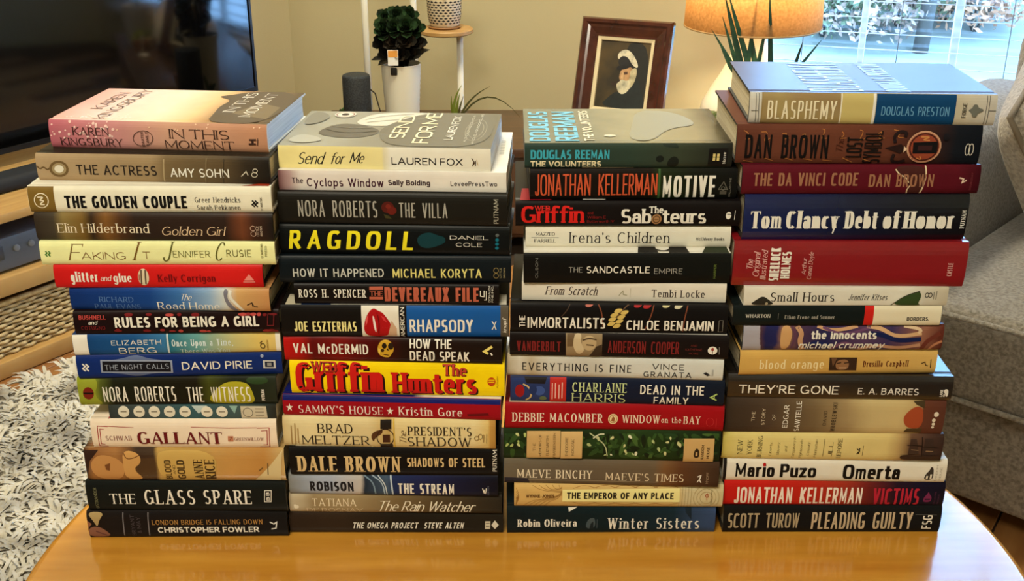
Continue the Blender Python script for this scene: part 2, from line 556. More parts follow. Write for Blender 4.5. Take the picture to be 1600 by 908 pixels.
bmesh.ops.bevel(pb, geom=list(pb.edges), offset=.0016, segments=1, affect='EDGES')
pmesh = []
for k in range(3):
    me = bpy.data.meshes.new('floor_plank')
    pb.to_mesh(me)
    me.materials.append(plank_m[k])
    pmesh.append(me)
pb.free()
fa = math.atan2(.83, .56)
for i in range(-6, 30):
    for j in range(-2, 4):
        c = Vector((-1.6, 2.2)) + Vector((.56, .83)) * (1.2 * j + (i * .43) % 1.2) + Vector((.83, -.56)) * (.14 * i)
        if not (left_a.x < c.x < right_end.x - .6 and .9 < c.y < 4.3): continue
        if (Vector((c.x, c.y)) - corner).dot(Vector((.83, -.56))) < .08: continue
        if (bw(0) - c).dot(Vector((.3101, .9507))) < .62: continue
        o = bpy.data.objects.new('plank', pmesh[random.randrange(3)])
        o.location = (c.x, c.y, -.0063)
        o.rotation_euler = (0, 0, fa)
        o.parent = floor_o
        C.objects.link(o)

# window in the back wall: frame, mullions, panes, sill
trim_m = mat('window_trim_paint', (214, 218, 222), .5)
wx = Matrix.Translation((bw(WS0).x, bw(WS0).y, 0)) @ Matrix.Rotation(math.atan2(BWD.y, BWD.x), 4, 'Z')
wroot = bpy.data.objects.new('window_1', None)
wroot.matrix_world = wx
C.objects.link(wroot)
struct(wroot, 'wide bright window with white frame and open blind')
WL = WS1 - WS0
for nm, lo, hi in (('frame_bar', (0, .03, WZ0), (.05, .09, WZ1)), ('frame_bar', (WL - .05, .03, WZ0), (WL, .09, WZ1)), ('frame_bar', (.05, .03, WZ0), (WL - .05, .09, WZ0 + .05)), ('frame_bar', (.05, .03, WZ1 - .05), (WL - .05, .09, WZ1)),
                   ('mullion', (.385, .045, WZ0 + .05), (.407, .075, WZ1 - .05)), ('mullion', (.685, .045, WZ0 + .05), (.712, .075, WZ1 - .05)), ('mullion', (1.1, .045, WZ0 + .05), (1.125, .075, WZ1 - .05)), ('mullion', (1.45, .045, WZ0 + .05), (1.475, .075, WZ1 - .05)),
                   ('sill', (-.05, -.06, WZ0 - .035), (WL + .05, .03, WZ0))):
    box(nm, lo, hi, trim_m, wroot, .003, 1)
gm = bpy.data.materials.new('window_glass')
gm.use_nodes = True
nt = gm.node_tree
nt.nodes.remove(nt.nodes['Principled BSDF'])
tr, gl, mx = nt.nodes.new('ShaderNodeBsdfTransparent'), nt.nodes.new('ShaderNodeBsdfGlossy'), nt.nodes.new('ShaderNodeMixShader')
tr.inputs[0].default_value = (.93, .97, 1, 1)
gl.inputs['Roughness'].default_value = .02
mx.inputs[0].default_value = .05
nt.links.new(tr.outputs[0], mx.inputs[1]); nt.links.new(gl.outputs[0], mx.inputs[2])
nt.links.new(mx.outputs[0], nt.nodes['Material Output'].inputs[0])
xs = [.05, .385, .407, .685, .712, 1.1, 1.125, 1.45, 1.475, WL - .05]
for a, b in zip(xs[::2], xs[1::2]):
    box('pane', (a, .058, WZ0 + .05), (b, .062, WZ1 - .05), gm, wroot)

# ---------------------------------------------------------------- round table
def wood(name, c1, c2, rough, coat, scale=(1, 9, 1), ns=5):
    return mat(name, c1, rough, noise=(c2, ns, 7, .3, .72), coat=coat, scale3=scale)
table_m = wood('honey_wood', (216, 154, 56), (192, 128, 40), .24, .9, (2, 16, 2), 3)
tb = thing('coffee_table', 'round honey coloured wooden coffee table carrying the four book stacks', 'table', (.0175, 1.08, 0))
RT = .58
lathe('table_top', [(0, TAB - .032), (RT - .02, TAB - .032), (RT - .006, TAB - .028), (RT, TAB - .018), (RT - .002, TAB - .006), (RT - .01, TAB), (RT - .013, TAB), (RT - .016, TAB), (0, TAB)], table_m, tb, 128)
lathe('apron', [(.44, TAB - .1), (.46, TAB - .1), (.46, TAB - .0325), (.44, TAB - .0325), (.44, TAB - .1)], table_m, tb, 64)
for k in range(4):
    a = R(45 + 90 * k)
    c = (.41 * math.cos(a), .41 * math.sin(a))
    lathe('leg', [(.018, .03), (.024, .2), (.03, TAB - .0325)], table_m, tb, 16, loc=(c[0], c[1], 0))

# ---------------------------------------------------------------- books
WHITE, CREAM, BLACK = (238, 234, 224), (240, 228, 190), (20, 18, 18)
page_m = mat('book_paper', (226, 214, 184), 0.85, noise=((196, 180, 146), 420, 2, .35, .75), scale3=(.02, .02, 1))
page_w = mat('book_paper_white', (236, 236, 232), 0.85, noise=((205, 205, 200), 420, 2, .35, .75), scale3=(.02, .02, 1))
board_m = {'w': mat('board_white', (226, 224, 216), .6), 'k': mat('board_black', (26, 24, 24), .6), 'b': mat('board_brown', (74, 52, 38), .6), 'r': mat('board_red', (110, 20, 24), .6)}
SH = {1: (20, 120, 0.28750), 2: (20, 360, 0.28750), 3: (20, 600, 0.28750), 4: (400, 150, 0.28750), 5: (400, 380, 0.28750), 6: (400, 610, 0.28750), 7: (760, 150, 0.28750), 8: (760, 380, 0.28750), 9: (760, 610, 0.28750), 10: (1100, 90, 0.31250), 11: (1100, 360, 0.28750), 12: (1100, 600, 0.28750)}
QUAD = {'A': [((76.06, 185.55), (416.17, 197.05), (79.51, 229.82), (422.5, 239.02)), ((55.94, 239.31), (426.81, 247.94), (58.81, 281.57), (428.25, 288.19)), ((43.0, 293.36), (424.8, 292.5), (45.3, 330.74), (426.81, 333.32)), ((53.92, 335.05), (431.12, 335.62), (55.94, 374.38), (430.26, 378.4)), ((60.82, 376.68), (434.0, 381.56), (64.56, 416.06), (433.14, 411.18)), ((83.25, 418.94), (411.0, 413.76), (86.12, 447.69), (410.42, 451.43)), ((108.55, 451.14), (421.06, 453.44), (110.56, 483.05), (421.64, 487.07)), ((114.87, 487.94), (434.0, 486.5), (115.74, 523.88), (438.31, 518.12)), ((113.44, 524.74), (438.31, 518.99), (114.3, 556.08), (438.31, 548.6)), ((119.19, 558.38), (440.32, 550.33), (121.2, 592.3), (441.19, 584.25)), ((120.62, 595.75), (431.12, 588.56), (124.07, 631.05), (432.56, 633.92)), ((169.5, 634.5), (432.56, 633.92), (170.94, 652.33), (431.12, 654.05)), ((142.19, 658.94), (431.12, 656.92), (143.62, 698.33), (434.0, 701.2)), ((132.12, 702.92), (441.19, 704.08), (135.0, 750.65), (448.37, 751.51)), ((135.0, 753.81), (445.5, 756.69), (136.44, 798.38), (450.67, 798.95)), ((135.0, 800.39), (448.37, 801.25), (139.31, 842.36), (449.81, 837.19))],
 'B': [((429.61, 227.05), (768.0, 233.38), (431.05, 261.55), (765.7, 267.88)), ((429.61, 267.3), (791.58, 270.18), (431.05, 295.19), (791.0, 300.94)), ((430.19, 301.51), (792.44, 306.69), (431.62, 348.38), (793.88, 354.7)), ((433.06, 352.11), (795.31, 357.57), (434.5, 395.81), (796.75, 399.55)), ((433.06, 401.56), (798.19, 404.44), (434.5, 441.81), (798.19, 440.95)), ((458.94, 444.69), (779.5, 449.0), (460.38, 475.45), (779.5, 475.45)), ((438.81, 480.05), (795.31, 479.76), (440.25, 525.19), (795.31, 527.2)), ((443.12, 528.06), (783.81, 533.81), (444.56, 561.7), (783.81, 569.17)), ((452.32, 565.44), (788.12, 571.48), (454.62, 614.31), (788.7, 619.2)), ((441.69, 618.05), (783.81, 627.25), (442.55, 647.38), (785.25, 657.44)), ((441.69, 653.12), (773.75, 660.31), (443.12, 697.11), (775.19, 701.42)), ((451.75, 702.0), (778.06, 704.3), (453.19, 741.67), (778.06, 743.69)), ((451.18, 742.83), (778.06, 745.7), (451.75, 770.42), (778.06, 777.33)), ((450.31, 772.44), (785.25, 778.19), (451.75, 799.75), (783.81, 802.05)), ((451.18, 801.76), (785.25, 803.2), (453.19, 832.81), (786.69, 832.24))],
 'C': [((818.94, 224.18), (1143.81, 224.18), (820.95, 262.7), (1145.25, 262.12)), ((827.56, 265.0), (1153.88, 265.0), (828.42, 313.3), (1155.31, 309.56)), ((804.56, 316.75), (1159.62, 316.17), (806.0, 352.69), (1161.06, 353.55)), ((820.95, 353.55), (1144.67, 354.7), (821.81, 385.75), (1144.39, 385.75)), ((817.5, 398.69), (1140.94, 397.82), (818.94, 441.24), (1141.8, 443.82)), ((814.62, 441.81), (1135.19, 445.55), (816.06, 466.25), (1135.76, 472.57)), ((797.38, 476.31), (1139.5, 480.62), (797.38, 517.42), (1139.5, 523.75)), ((795.94, 520.88), (1139.5, 528.06), (795.94, 553.94), (1138.06, 561.7)), ((792.2, 554.8), (1130.88, 563.14), (793.92, 584.12), (1130.88, 596.2)), ((797.38, 588.44), (1132.31, 599.08), (797.38, 627.25), (1133.75, 634.44)), ((786.45, 631.56), (1130.88, 637.31), (787.31, 669.51), (1130.88, 673.25)), ((786.45, 671.81), (1125.7, 676.12), (787.31, 714.94), (1125.12, 722.7)), ((787.31, 718.67), (1124.55, 725.58), (788.17, 753.75), (1123.69, 762.38)), ((803.12, 757.49), (1130.3, 762.38), (803.7, 792.56), (1129.44, 790.55)), ((791.05, 794.0), (1117.94, 792.56), (792.2, 834.25), (1117.36, 830.8))],
 'D': [((1172.5, 144.69), (1556.88, 147.81), (1169.38, 191.56), (1556.25, 197.81)), ((1151.56, 194.69), (1532.81, 197.81), (1149.38, 255.0), (1532.81, 257.19)), ((1155.62, 260.31), (1531.25, 258.75), (1157.19, 303.44), (1531.25, 303.44)), ((1160.94, 305.62), (1516.56, 305.62), (1156.06, 374.95), (1506.81, 374.38)), ((1143.12, 378.69), (1513.42, 380.12), (1141.69, 446.25), (1506.81, 448.55)), ((1161.81, 449.12), (1480.94, 450.56), (1163.25, 477.3), (1480.94, 476.44)), ((1143.12, 480.18), (1470.88, 477.3), (1144.56, 508.06), (1470.88, 509.5)), ((1160.38, 509.5), (1473.75, 509.5), (1161.81, 548.31), (1473.75, 546.88)), ((1156.06, 550.33), (1465.12, 546.88), (1155.2, 586.26), (1462.25, 583.39)), ((1135.94, 587.12), (1488.12, 590.0), (1135.94, 621.56), (1488.12, 625.88)), ((1134.5, 623.0), (1476.62, 627.31), (1133.06, 675.33), (1475.19, 679.06)), ((1127.31, 677.05), (1473.75, 680.5), (1128.17, 715.58), (1472.31, 722.19)), ((1128.75, 717.01), (1478.92, 720.75), (1130.19, 750.94), (1478.92, 754.39)), ((1130.19, 752.95), (1475.19, 755.25), (1131.05, 789.17), (1476.62, 790.61)), ((1130.19, 792.62), (1470.88, 793.2), (1131.05, 832.88), (1469.44, 831.44))]}
PLACE = {'A': [(-0.3824, 1.1785, 0.4716, -5.5888, 0.2428, 0.031), (-0.3859, 1.1587, 0.4411, -3.5337, 0.2551, 0.0306), (-0.3882, 1.1447, 0.4115, -0.42, 0.2611, 0.0296), (-0.3868, 1.1422, 0.3799, -1.01, 0.2584, 0.0316), (-0.3861, 1.141, 0.3525, 0.05, 0.2557, 0.0274), (-0.388, 1.1402, 0.3256, 0.28, 0.2288, 0.0269), (-0.3788, 1.1394, 0.2985, -1.41, 0.2224, 0.027), (-0.3743, 1.1397, 0.2702, 1.52, 0.2276, 0.0283), (-0.3777, 1.1422, 0.244, 2.65, 0.2315, 0.0262), (-0.3779, 1.1429, 0.2144, 3.14, 0.2304, 0.0296), (-0.3839, 1.1407, 0.179, 0.79, 0.2264, 0.0355), (-0.3697, 1.142, 0.1608, -0.26, 0.1941, 0.0182), (-0.3819, 1.1388, 0.1229, -0.18, 0.2161, 0.0379), (-0.385, 1.1372, 0.079, -0.34, 0.2349, 0.0439), (-0.3876, 1.1349, 0.0379, -0.55, 0.2378, 0.0411), (-0.3906, 1.1354, 0.0, 0.68, 0.2396, 0.0379)],
 'B': [(-0.1385, 1.1721, 0.4518, -3.8412, 0.2318, 0.0251), (-0.1301, 1.1653, 0.4294, -2.3563, 0.2482, 0.0224), (-0.1301, 1.1564, 0.393, -2.67, 0.2508, 0.0364), (-0.1292, 1.1549, 0.3589, -1.98, 0.253, 0.0341), (-0.1293, 1.1503, 0.3273, -0.39, 0.2562, 0.0316), (-0.1285, 1.1461, 0.3027, -0.93, 0.2278, 0.0247), (-0.1311, 1.1442, 0.2636, -0.34, 0.255, 0.0391), (-0.1352, 1.142, 0.2331, -2.46, 0.2473, 0.0304), (-0.1314, 1.1427, 0.1907, -1.96, 0.2461, 0.0425), (-0.1391, 1.1389, 0.1629, -3.0125, 0.2529, 0.0278), (-0.143, 1.1376, 0.1237, -1.9, 0.2482, 0.0392), (-0.1391, 1.1368, 0.0864, -0.7, 0.2453, 0.0374), (-0.1413, 1.1392, 0.0571, -1.53, 0.2493, 0.0293), (-0.1401, 1.1418, 0.0309, -0.95, 0.2556, 0.0262), (-0.1405, 1.1442, 0.0, -0.12, 0.259, 0.0309)],
 'C': [(0.1256, 1.1696, 0.4542, 0.18, 0.2239, 0.0276), (0.1321, 1.1659, 0.4195, 1.06, 0.2253, 0.0347), (0.1264, 1.1591, 0.3909, -0.08, 0.2453, 0.0286), (0.1281, 1.1624, 0.365, -0.28, 0.2261, 0.0259), (0.1263, 1.1438, 0.3291, -0.42, 0.227, 0.0359), (0.1242, 1.1477, 0.3066, -2.0563, 0.2266, 0.0224), (0.1188, 1.1377, 0.2711, -1.8025, 0.2416, 0.0355), (0.1199, 1.1368, 0.2419, -2.8, 0.2455, 0.0292), (0.1169, 1.1403, 0.2139, -3.4337, 0.2444, 0.028), (0.1202, 1.1398, 0.1806, -2.9395, 0.2447, 0.0333), (0.1182, 1.1393, 0.1467, -1.7675, 0.2529, 0.0339), (0.1167, 1.1402, 0.1052, -1.95, 0.2532, 0.0415), (0.1174, 1.1402, 0.0706, -2.41, 0.2537, 0.0346), (0.1276, 1.1421, 0.0392, -0.43, 0.25, 0.0314), (0.1202, 1.1443, 0.0, 0.49, 0.2525, 0.0392)],
 'D': [(0.378, 1.1577, 0.5053, -2.72, 0.2557, 0.0331), (0.3672, 1.1548, 0.4631, -1.36, 0.2576, 0.0422), (0.3728, 1.149, 0.431, 0.37, 0.2546, 0.0321), (0.3715, 1.1476, 0.3793, 0.14, 0.2421, 0.0517), (0.3696, 1.1416, 0.3269, -0.9538, 0.2542, 0.0524), (0.3693, 1.1402, 0.3048, -0.12, 0.2253, 0.0221), (0.3625, 1.14, 0.2799, -0.0175, 0.232, 0.0248), (0.3726, 1.1419, 0.2482, 0.31, 0.2255, 0.0317), (0.3711, 1.1434, 0.2172, 1.27, 0.2256, 0.031), (0.3758, 1.1406, 0.1865, -1.7367, 0.2556, 0.0306), (0.3743, 1.1415, 0.1409, -1.34, 0.2524, 0.0456), (0.376, 1.1422, 0.1044, -1.59, 0.2571, 0.0365), (0.3832, 1.1452, 0.0727, -1.08, 0.2645, 0.0318), (0.3866, 1.1463, 0.0384, -0.54, 0.2647, 0.0343), (0.3883, 1.1454, 0.0, 0.13, 0.2636, 0.0384)]}

SPLIT = {'side_label': 'label_print', 'flowers': 'flower', 'red_flap': 'cover_print_patch', 'labels': 'label', 'white_ends': 'end_band', 'branches': 'branch', 'colour_panels': 'colour_panel', 'colour_bands': 'colour_band', 'pale_rules': 'pale_rule', 'rules': 'rule', 'stars': 'star', 'curtain_folds': 'curtain_fold', 'golden_leaves': 'golden_leaf', 'red_leaves': 'coloured_leaf', 'ruled_bars': 'ruled_bar', 'water_streaks': 'water_streak', 'discs': 'disc', 'brackets': 'bracket', 'frame_lines': 'frame_line'}

class Face:
    """a printed face of one book: turns sheet coordinates into points on that face"""
    def __init__(s, root, L, T, W, bulge, quad=None, sheet=None, top=False):
        s.root, s.L, s.T, s.W, s.b, s.q, s.sh, s.top = root, L, T, W, bulge, quad, sheet, top
        s.n = 0
        s.z = .0004 if top else .00016
    def flat(s, x, y):
        if s.top:
            return ((x - .5) * s.L, y * s.W)
        o = SH[s.sh]
        px, py = o[0] + x * o[2], o[1] + y * o[2]
        tl, tr, bl, br = s.q
        v = .5
        for _ in range(4):
            xl = bl[0] + (tl[0] - bl[0]) * v
            xr = br[0] + (tr[0] - br[0]) * v
            u = (px - xl) / (xr - xl)
            yt = tl[1] + (tr[1] - tl[1]) * u
            yb = bl[1] + (br[1] - bl[1]) * u
            v = (yb - py) / (yb - yt)
        return ((u - .5) * s.L, v * s.T)
    def solid(s, p, lift):
        if s.top:
            return (p[0], p[1], s.T + lift)
        z = min(max(p[1], .0004), s.T - .0004)
        return (min(max(p[0], -s.L / 2 + .0003), s.L / 2 - .0003), s.b * abs(2 * z / s.T - 1) ** 4 - lift, z)
    def put(s, name, groups):
        """groups: list of (ribbons, colour)"""
        s.n += 1
        gst = .00005 if len(groups) <= 12 else .0006 / len(groups)
        V, F, I, M = [], [], [], []
        for gi, (rib, col) in enumerate(groups):
            m = col if not isinstance(col, tuple) else ink(col)
            if m not in M: M.append(m)
            mi = M.index(m)
            for k, (a, b) in enumerate(rib):
                l = s.z + gi * gst + (k % 7) * .0000015
                base = len(V)
                for p, q in zip(a, b):
                    V.append(s.solid(p, l)); V.append(s.solid(q, l))
                for j in range(len(a) - 1):
                    i = base + 2 * j
                    F.append((i, i + 1, i + 3, i + 2)); I.append(mi)
        s.z += len(groups) * gst
        return mesh_obj(name, V, F, M, s.root, idx=I)
    def text(s, name, txt, x0, x1, y0, y1, style, col, rot=False, shadow=None):
        if s.top and rot:
            a, b = s.flat(x0, y0), s.flat(x1, y1)
            H, Wd = b[0] - a[0], b[1] - a[1]
            f = lambda p: (b[0] - p[1], a[1] + p[0])
        elif rot:
            a, b = s.flat(x0, (y0 + y1) / 2), s.flat(x1, (y0 + y1) / 2)
            c, d = s.flat((x0 + x1) / 2, y1), s.flat((x0 + x1) / 2, y0)
            H, Wd = b[0] - a[0], d[1] - c[1]
            f = lambda p: (b[0] - p[1], c[1] + p[0])
        else:
            a, b = s.flat(x0, (y0 + y1) / 2), s.flat(x1, (y0 + y1) / 2)
            c, d = s.flat((x0 + x1) / 2, y1), s.flat((x0 + x1) / 2, y0)
            H, Wd = d[1] - c[1], b[0] - a[0]
            f = lambda p: (a[0] + p[0], c[1] + p[1])
        rib = [([f(p) for p in u], [f(p) for p in w]) for u, w in letters(txt, style, Wd, H)]
        g = [(rib, col)]
        if shadow:
            sh = lambda p: (p[0] + H * .07, p[1] - H * .06)
            g = [([([sh(p) for p in u], [sh(p) for p in w]) for u, w in rib], shadow)] + g
        return s.put(name, g)
    def prims(s, name, items):
        if name in SPLIT and len(items) > 1:
            for it in items:
                s.prims(SPLIT[name], [it])
            return
        g = []
        for it in items:
            k = it[0]
            if k == 'e':
                _, cx, cy, rx, ry, col = it
                pts = [s.flat(cx + rx * math.cos(2 * math.pi * j / 18), cy + ry * math.sin(2 * math.pi * j / 18)) for j in range(18)]
                g.append((scan_poly(pts, .0022), col))
            elif k == 'r':
                _, x0, y0, x1, y1, col = it
                g.append((scan_poly([s.flat(x0, y0), s.flat(x1, y0), s.flat(x1, y1), s.flat(x0, y1)], .0022), col))
            elif k == 'v':      # band over the full height of the spine
                _, x0, x1, col = it
                a, b = s.flat(x0, s.mid(x0)), s.flat(x1, s.mid(x1))
                g.append((scan_poly([(a[0], .0004), (b[0], .0004), (b[0], s.T - .0004), (a[0], s.T - .0004)], .0016), col))
            elif k == 'p':
                q = [s.flat(*p) for p in it[1]]
                g.append((scan_poly(chaikin(q) if len(q) > 4 and name != 'star' else q, .0022), it[2]))
            elif k == 'l':
                q = [s.flat(*p) for p in it[1]]
                pts = densify(chaikin(q, 2, False) if len(q) > 2 and it[1][0] != it[1][-1] and 'mark' not in name and 'bracket' not in name else q, .0025)
                sc_ = SH[s.sh][2] * s.L / (s.q[3][0] - s.q[2][0]) if not s.top else s.L
                w = it[2] * sc_ / 2
                g.append(([ribbon(pts, lambda t: w)], it[3]))
            elif k == 'c':
                _, cx, cy, rx, ry, w_, col = it
                pts = [s.flat(cx + rx * math.cos(2 * math.pi * j / 24), cy + ry * math.sin(2 * math.pi * j / 24)) for j in range(24)]
                sc_ = SH[s.sh][2] * s.L / (s.q[3][0] - s.q[2][0]) if not s.top else s.L
                w = w_ * sc_ / 2
                g.append(([ribbon(pts, lambda t: w, True)], col))
        return s.put(name, g)
    def mid(s, x):
        o = SH[s.sh]
        px = o[0] + x * o[2]
        tl, tr, bl, br = s.q
        u = (px - bl[0]) / (br[0] - bl[0])
        return ((tl[1] + bl[1]) / 2 * (1 - u) + (tr[1] + br[1]) / 2 * u - o[1]) / o[2]

def book(key, sheet, base, label, items, top=None, kind='h', W=None, board='k', cover=None, grain=0.0, white=False, rough=.4, topr=.4, gs=30, coat=.03):
    stack, i = key[0], int(key[1:]) - 1
    x, y, z, yaw, L, T = PLACE[stack][i]
    T -= .0002
    hard = kind == 'h'
    W = W or (L * .645 if hard else L * .66)
    b = min(.0032, T * .1) if hard else .0009
    root = thing('hardcover_book' if hard else 'paperback_book', label, 'book', (x, y, TAB + z + .0001), R(yaw), 'books stacked on the round table')
    t = .0026 if hard else .0005
    # jacket: outer profile from the back board round the spine to the front board, with the thickness inside
    N = 14
    out, inn = [], []
    fore = W
    def add(o, n): out.append(o); inn.append(n)
    add((fore, 0), (fore, t))
    if hard:
        add((b + .012, 0), (b + .012, t)); add((b + .008, .0008), (b + .008, t)); add((b + .004, 0), (b + .004, t))
    for k in range(N + 1):
        v = .5 - .5 * math.cos(math.pi * k / N)
        zz = v * T
        add((b * abs(2 * v - 1) ** 4, zz), (b + .0014, min(max(zz, t), T - t)))
    if hard:
        add((b + .004, T), (b + .004, T - t)); add((b + .008, T - .0008), (b + .008, T - t)); add((b + .012, T), (b + .012, T - t))
    add((fore, T), (fore, T - t))
    n = len(out)
    V, F, I = [], [], []
    for sx in (-L / 2, L / 2):
        V += [(sx, p[0], p[1]) for p in out] + [(sx, p[0], p[1]) for p in inn]
    for j in range(n - 1):
        topf = out[j][0] > b * .99 and out[j][1] > T * .9 and out[j + 1][1] > T * .9
        F.append((j, j + 1, 2 * n + j + 1, 2 * n + j)); I.append(1 if topf else 0)
        F.append((n + j + 1, n + j, 3 * n + j, 3 * n + j + 1)); I.append(2)
        F.append((j + 1, j, n + j, n + j + 1)); I.append(2)
        F.append((2 * n + j, 2 * n + j + 1, 3 * n + j + 1, 3 * n + j)); I.append(2)
    for j in (0, n - 1):
        F.append((j, 2 * n + j, 3 * n + j, n + j)); I.append(2)
    nm = 'print_' + key
    pm = print_mat(nm, base, L, grain, rough, gs, coat)
    cm = print_mat(nm + '_cover', cover, L, grain, topr, gs, coat) if cover else pm
    mesh_obj('jacket' if hard else 'cover', V, F, [pm, cm, board_m[board]], root, idx=I)
    ins = .003 if hard else .0004
    # page block, slightly hollow at the fore edge
    pv, pf = [], []
    prof = [(b + .0016, t + .0001), (W - ins, t + .0001), (W - ins - (.0025 if hard else 0), T / 2), (W - ins, T - t - .0001), (b + .0016, T - t - .0001)]
    for sx in (-L / 2 + ins, L / 2 - ins):
        pv += [(sx, p[0], p[1]) for p in prof]
    m5 = len(prof)
    for j in range(m5):
        j2 = (j + 1) % m5
        pf.append((j, j2, m5 + j2, m5 + j))
    pf += [tuple(range(m5))[::-1], tuple(range(m5, 2 * m5))]
    mesh_obj('page_block', pv, pf, page_w if white else page_m, root)
    fs = Face(root, L, T, W, b, QUAD[stack][i], sheet)
    def run(face, lst):
        for it in lst:
            if it[0] == 't':
                face.text('title', *it[1:])
            elif it[0] == 'a':
                face.text('author_name', *it[1:])
            elif it[0] == 'w':
                face.text('small_print', *it[1:])
            elif it[0] == 'k':
                face.text('publisher_mark', *it[1:])
            else:
                face.prims(it[0], it[1])
    run(fs, items)
    if top:
        run(Face(root, L, T, W, b, top=True), top)
    return root

def leafy(rng, x0, x1, y0, y1, n, cols, a=22, b=9):
    o = []
    for _ in range(n):
        cx, cy, t = rng.uniform(x0, x1), rng.uniform(y0, y1), rng.uniform(0, math.pi)
        s = rng.uniform(.5, 1)
        pts = []
        for j in range(8):
            q = 2 * math.pi * j / 8
            px, py = a * s * math.cos(q), b * s * math.sin(q) * (1 - .35 * math.cos(q))
            pts.append((min(max(cx + px * math.cos(t) - py * math.sin(t), x0), x1), min(max(cy + px * math.sin(t) + py * math.cos(t), y0), y1)))
        o.append(('p', pts, rng.choice(cols)))
    return o
rg = random.Random(3)

# --- first stack
PK, DK = (96, 40, 52), (60, 40, 36)
book('A1', 1, [(0, (190, 102, 116)), (.3, (204, 140, 140)), (.55, (208, 160, 136)), (1, (192, 138, 106))],
 'pink to peach hardcover with dark red serif lettering, topmost of the leftmost stack',
 [('light_speckles', [('e', rg.uniform(205, 560), rg.uniform(235, 330), *(lambda q: (q, q))(rg.uniform(3, 8)), (244, 206, 196)) for _ in range(34)] + [('e', rg.uniform(560, 1360), rg.uniform(262, 300), 4, 4, (238, 200, 170)) for _ in range(10)]),
  ('a', 'KAREN', 330, 528, 272, 314, 'serif', DK), ('a', 'KINGSBURY', 262, 602, 330, 372, 'serif', DK),
  ('t', 'IN THIS', 860, 1182, 288, 336, 'serif', DK), ('t', 'MOMENT', 838, 1212, 346, 392, 'serif', DK),
  ('emblem', [('c', 717, 332, 54, 42, 3, DK)]), ('w', 'BAXTER', 708, 722, 296, 372, 'sans', DK, True), ('w', 'FAMILY', 732, 748, 296, 368, 'sans', DK, True),
  ('publisher_mark', [('r', 1292, 338, 1330, 346, DK), ('r', 1292, 360, 1330, 368, DK), ('r', 1306, 346, 1316, 360, DK), ('r', 1338, 334, 1341, 372, DK)])],
 [('shoreline', [('p', [(.72, .02), (1, .02), (1, .99), (.74, .99), (.66, .86), (.6, .8), (.7, .7), (.68, .5), (.7, .3)], (92, 78, 60)), ('p', [(.78, .3), (.97, .15), (.97, .5), (.86, .62)], (120, 104, 78))]),
  ('t', 'KAREN', .10, .155, .34, .86, 'serif', DK, True), ('t', 'KINGSBURY', .19, .245, .06, .97, 'serif', DK, True),
  ('t', 'IN THIS', .73, .785, .33, .93, 'serif', (240, 232, 215), True), ('t', 'MOMENT', .83, .885, .2, .93, 'serif', (240, 232, 215), True),
  ('light_speckles', [('e', rg.uniform(.02, .4), rg.uniform(.02, .2), .004, .006, (250, 226, 214)) for _ in range(30)])],
 W=.156, board='w', white=True, cover=[(0, (214, 160, 150)), (.2, (232, 200, 190)), (.45, (238, 214, 188)), (.62, (226, 188, 138)), (.72, (170, 132, 92)), (1, (90, 78, 60))])
book('A2', 1, [(0, (176, 150, 116)), (.5, (158, 134, 100)), (.56, (120, 100, 70)), (.8, (92, 76, 54)), (.9, (52, 44, 34)), (1, (34, 30, 26))],
 'tan hardcover with a jewelled locket on its spine, in the leftmost stack',
 [('locket', [('l', [(130, 480), (150, 500), (170, 485), (190, 505), (205, 492)], 8, (104, 80, 50)), ('e', 255, 498, 54, 44, (112, 88, 54)), ('e', 256, 498, 40, 32, (160, 140, 104)), ('e', 256, 498, 26, 20, (226, 218, 200))]),
  ('t', 'THE ACTRESS', 352, 797, 480, 532, 'sans', (44, 36, 32)), ('a', 'AMY SOHN', 873, 1195, 500, 545, 'sans', WHITE),
  ('curtain_folds', [('l', [(840, 450), (835, 570)], 7, (172, 152, 116)), ('l', [(1075, 448), (1062, 575)], 6, (128, 110, 80)), ('l', [(1170, 452), (1160, 580)], 5, (70, 60, 44))]),
  ('publisher_mark', [('l', [(1262, 540), (1290, 515), (1300, 535)], 5, (214, 206, 186)), ('c', 1335, 532, 15, 12, 4, (214, 206, 186)), ('c', 1340, 512, 12, 10, 4, (214, 206, 186))])],
 cover=(44, 38, 30))
book('A3', 1, (236, 230, 208), 'cream hardcover with brown block and round seal at left, in leftmost stack',
 [('colour_band', [('v', 82, 228, (126, 98, 42))]), ('seal', [('c', 155, 672, 38, 36, 5, (240, 230, 204)), ('l', [(135, 655), (172, 655), (140, 672), (175, 672), (140, 692), (172, 692)], 6, (240, 230, 204))]),
  ('t', 'THE GOLDEN COUPLE', 282, 950, 648, 712, 'sansB', (22, 20, 20)), ('a', 'Greer Hendricks', 993, 1242, 655, 682, 'serif', (50, 44, 40)), ('a', 'Sarah Pekkanen', 1003, 1240, 697, 722, 'serif', (50, 44, 40)),
  ('publisher_mark', [('l', [(1306, 672), (1320, 684), (1306, 694), (1320, 706)], 8, BLACK), ('l', [(1322, 672), (1336, 684), (1322, 694), (1336, 706)], 8, BLACK)]), ('w', 'ST MARTINS', 1350, 1362, 655, 728, 'sans', (90, 84, 74), True)],
 cover=(232, 226, 208), board='w', top=[('red_corner', [('p', [(.88, .02), (.99, .02), (.99, .1)], (176, 60, 34))])])
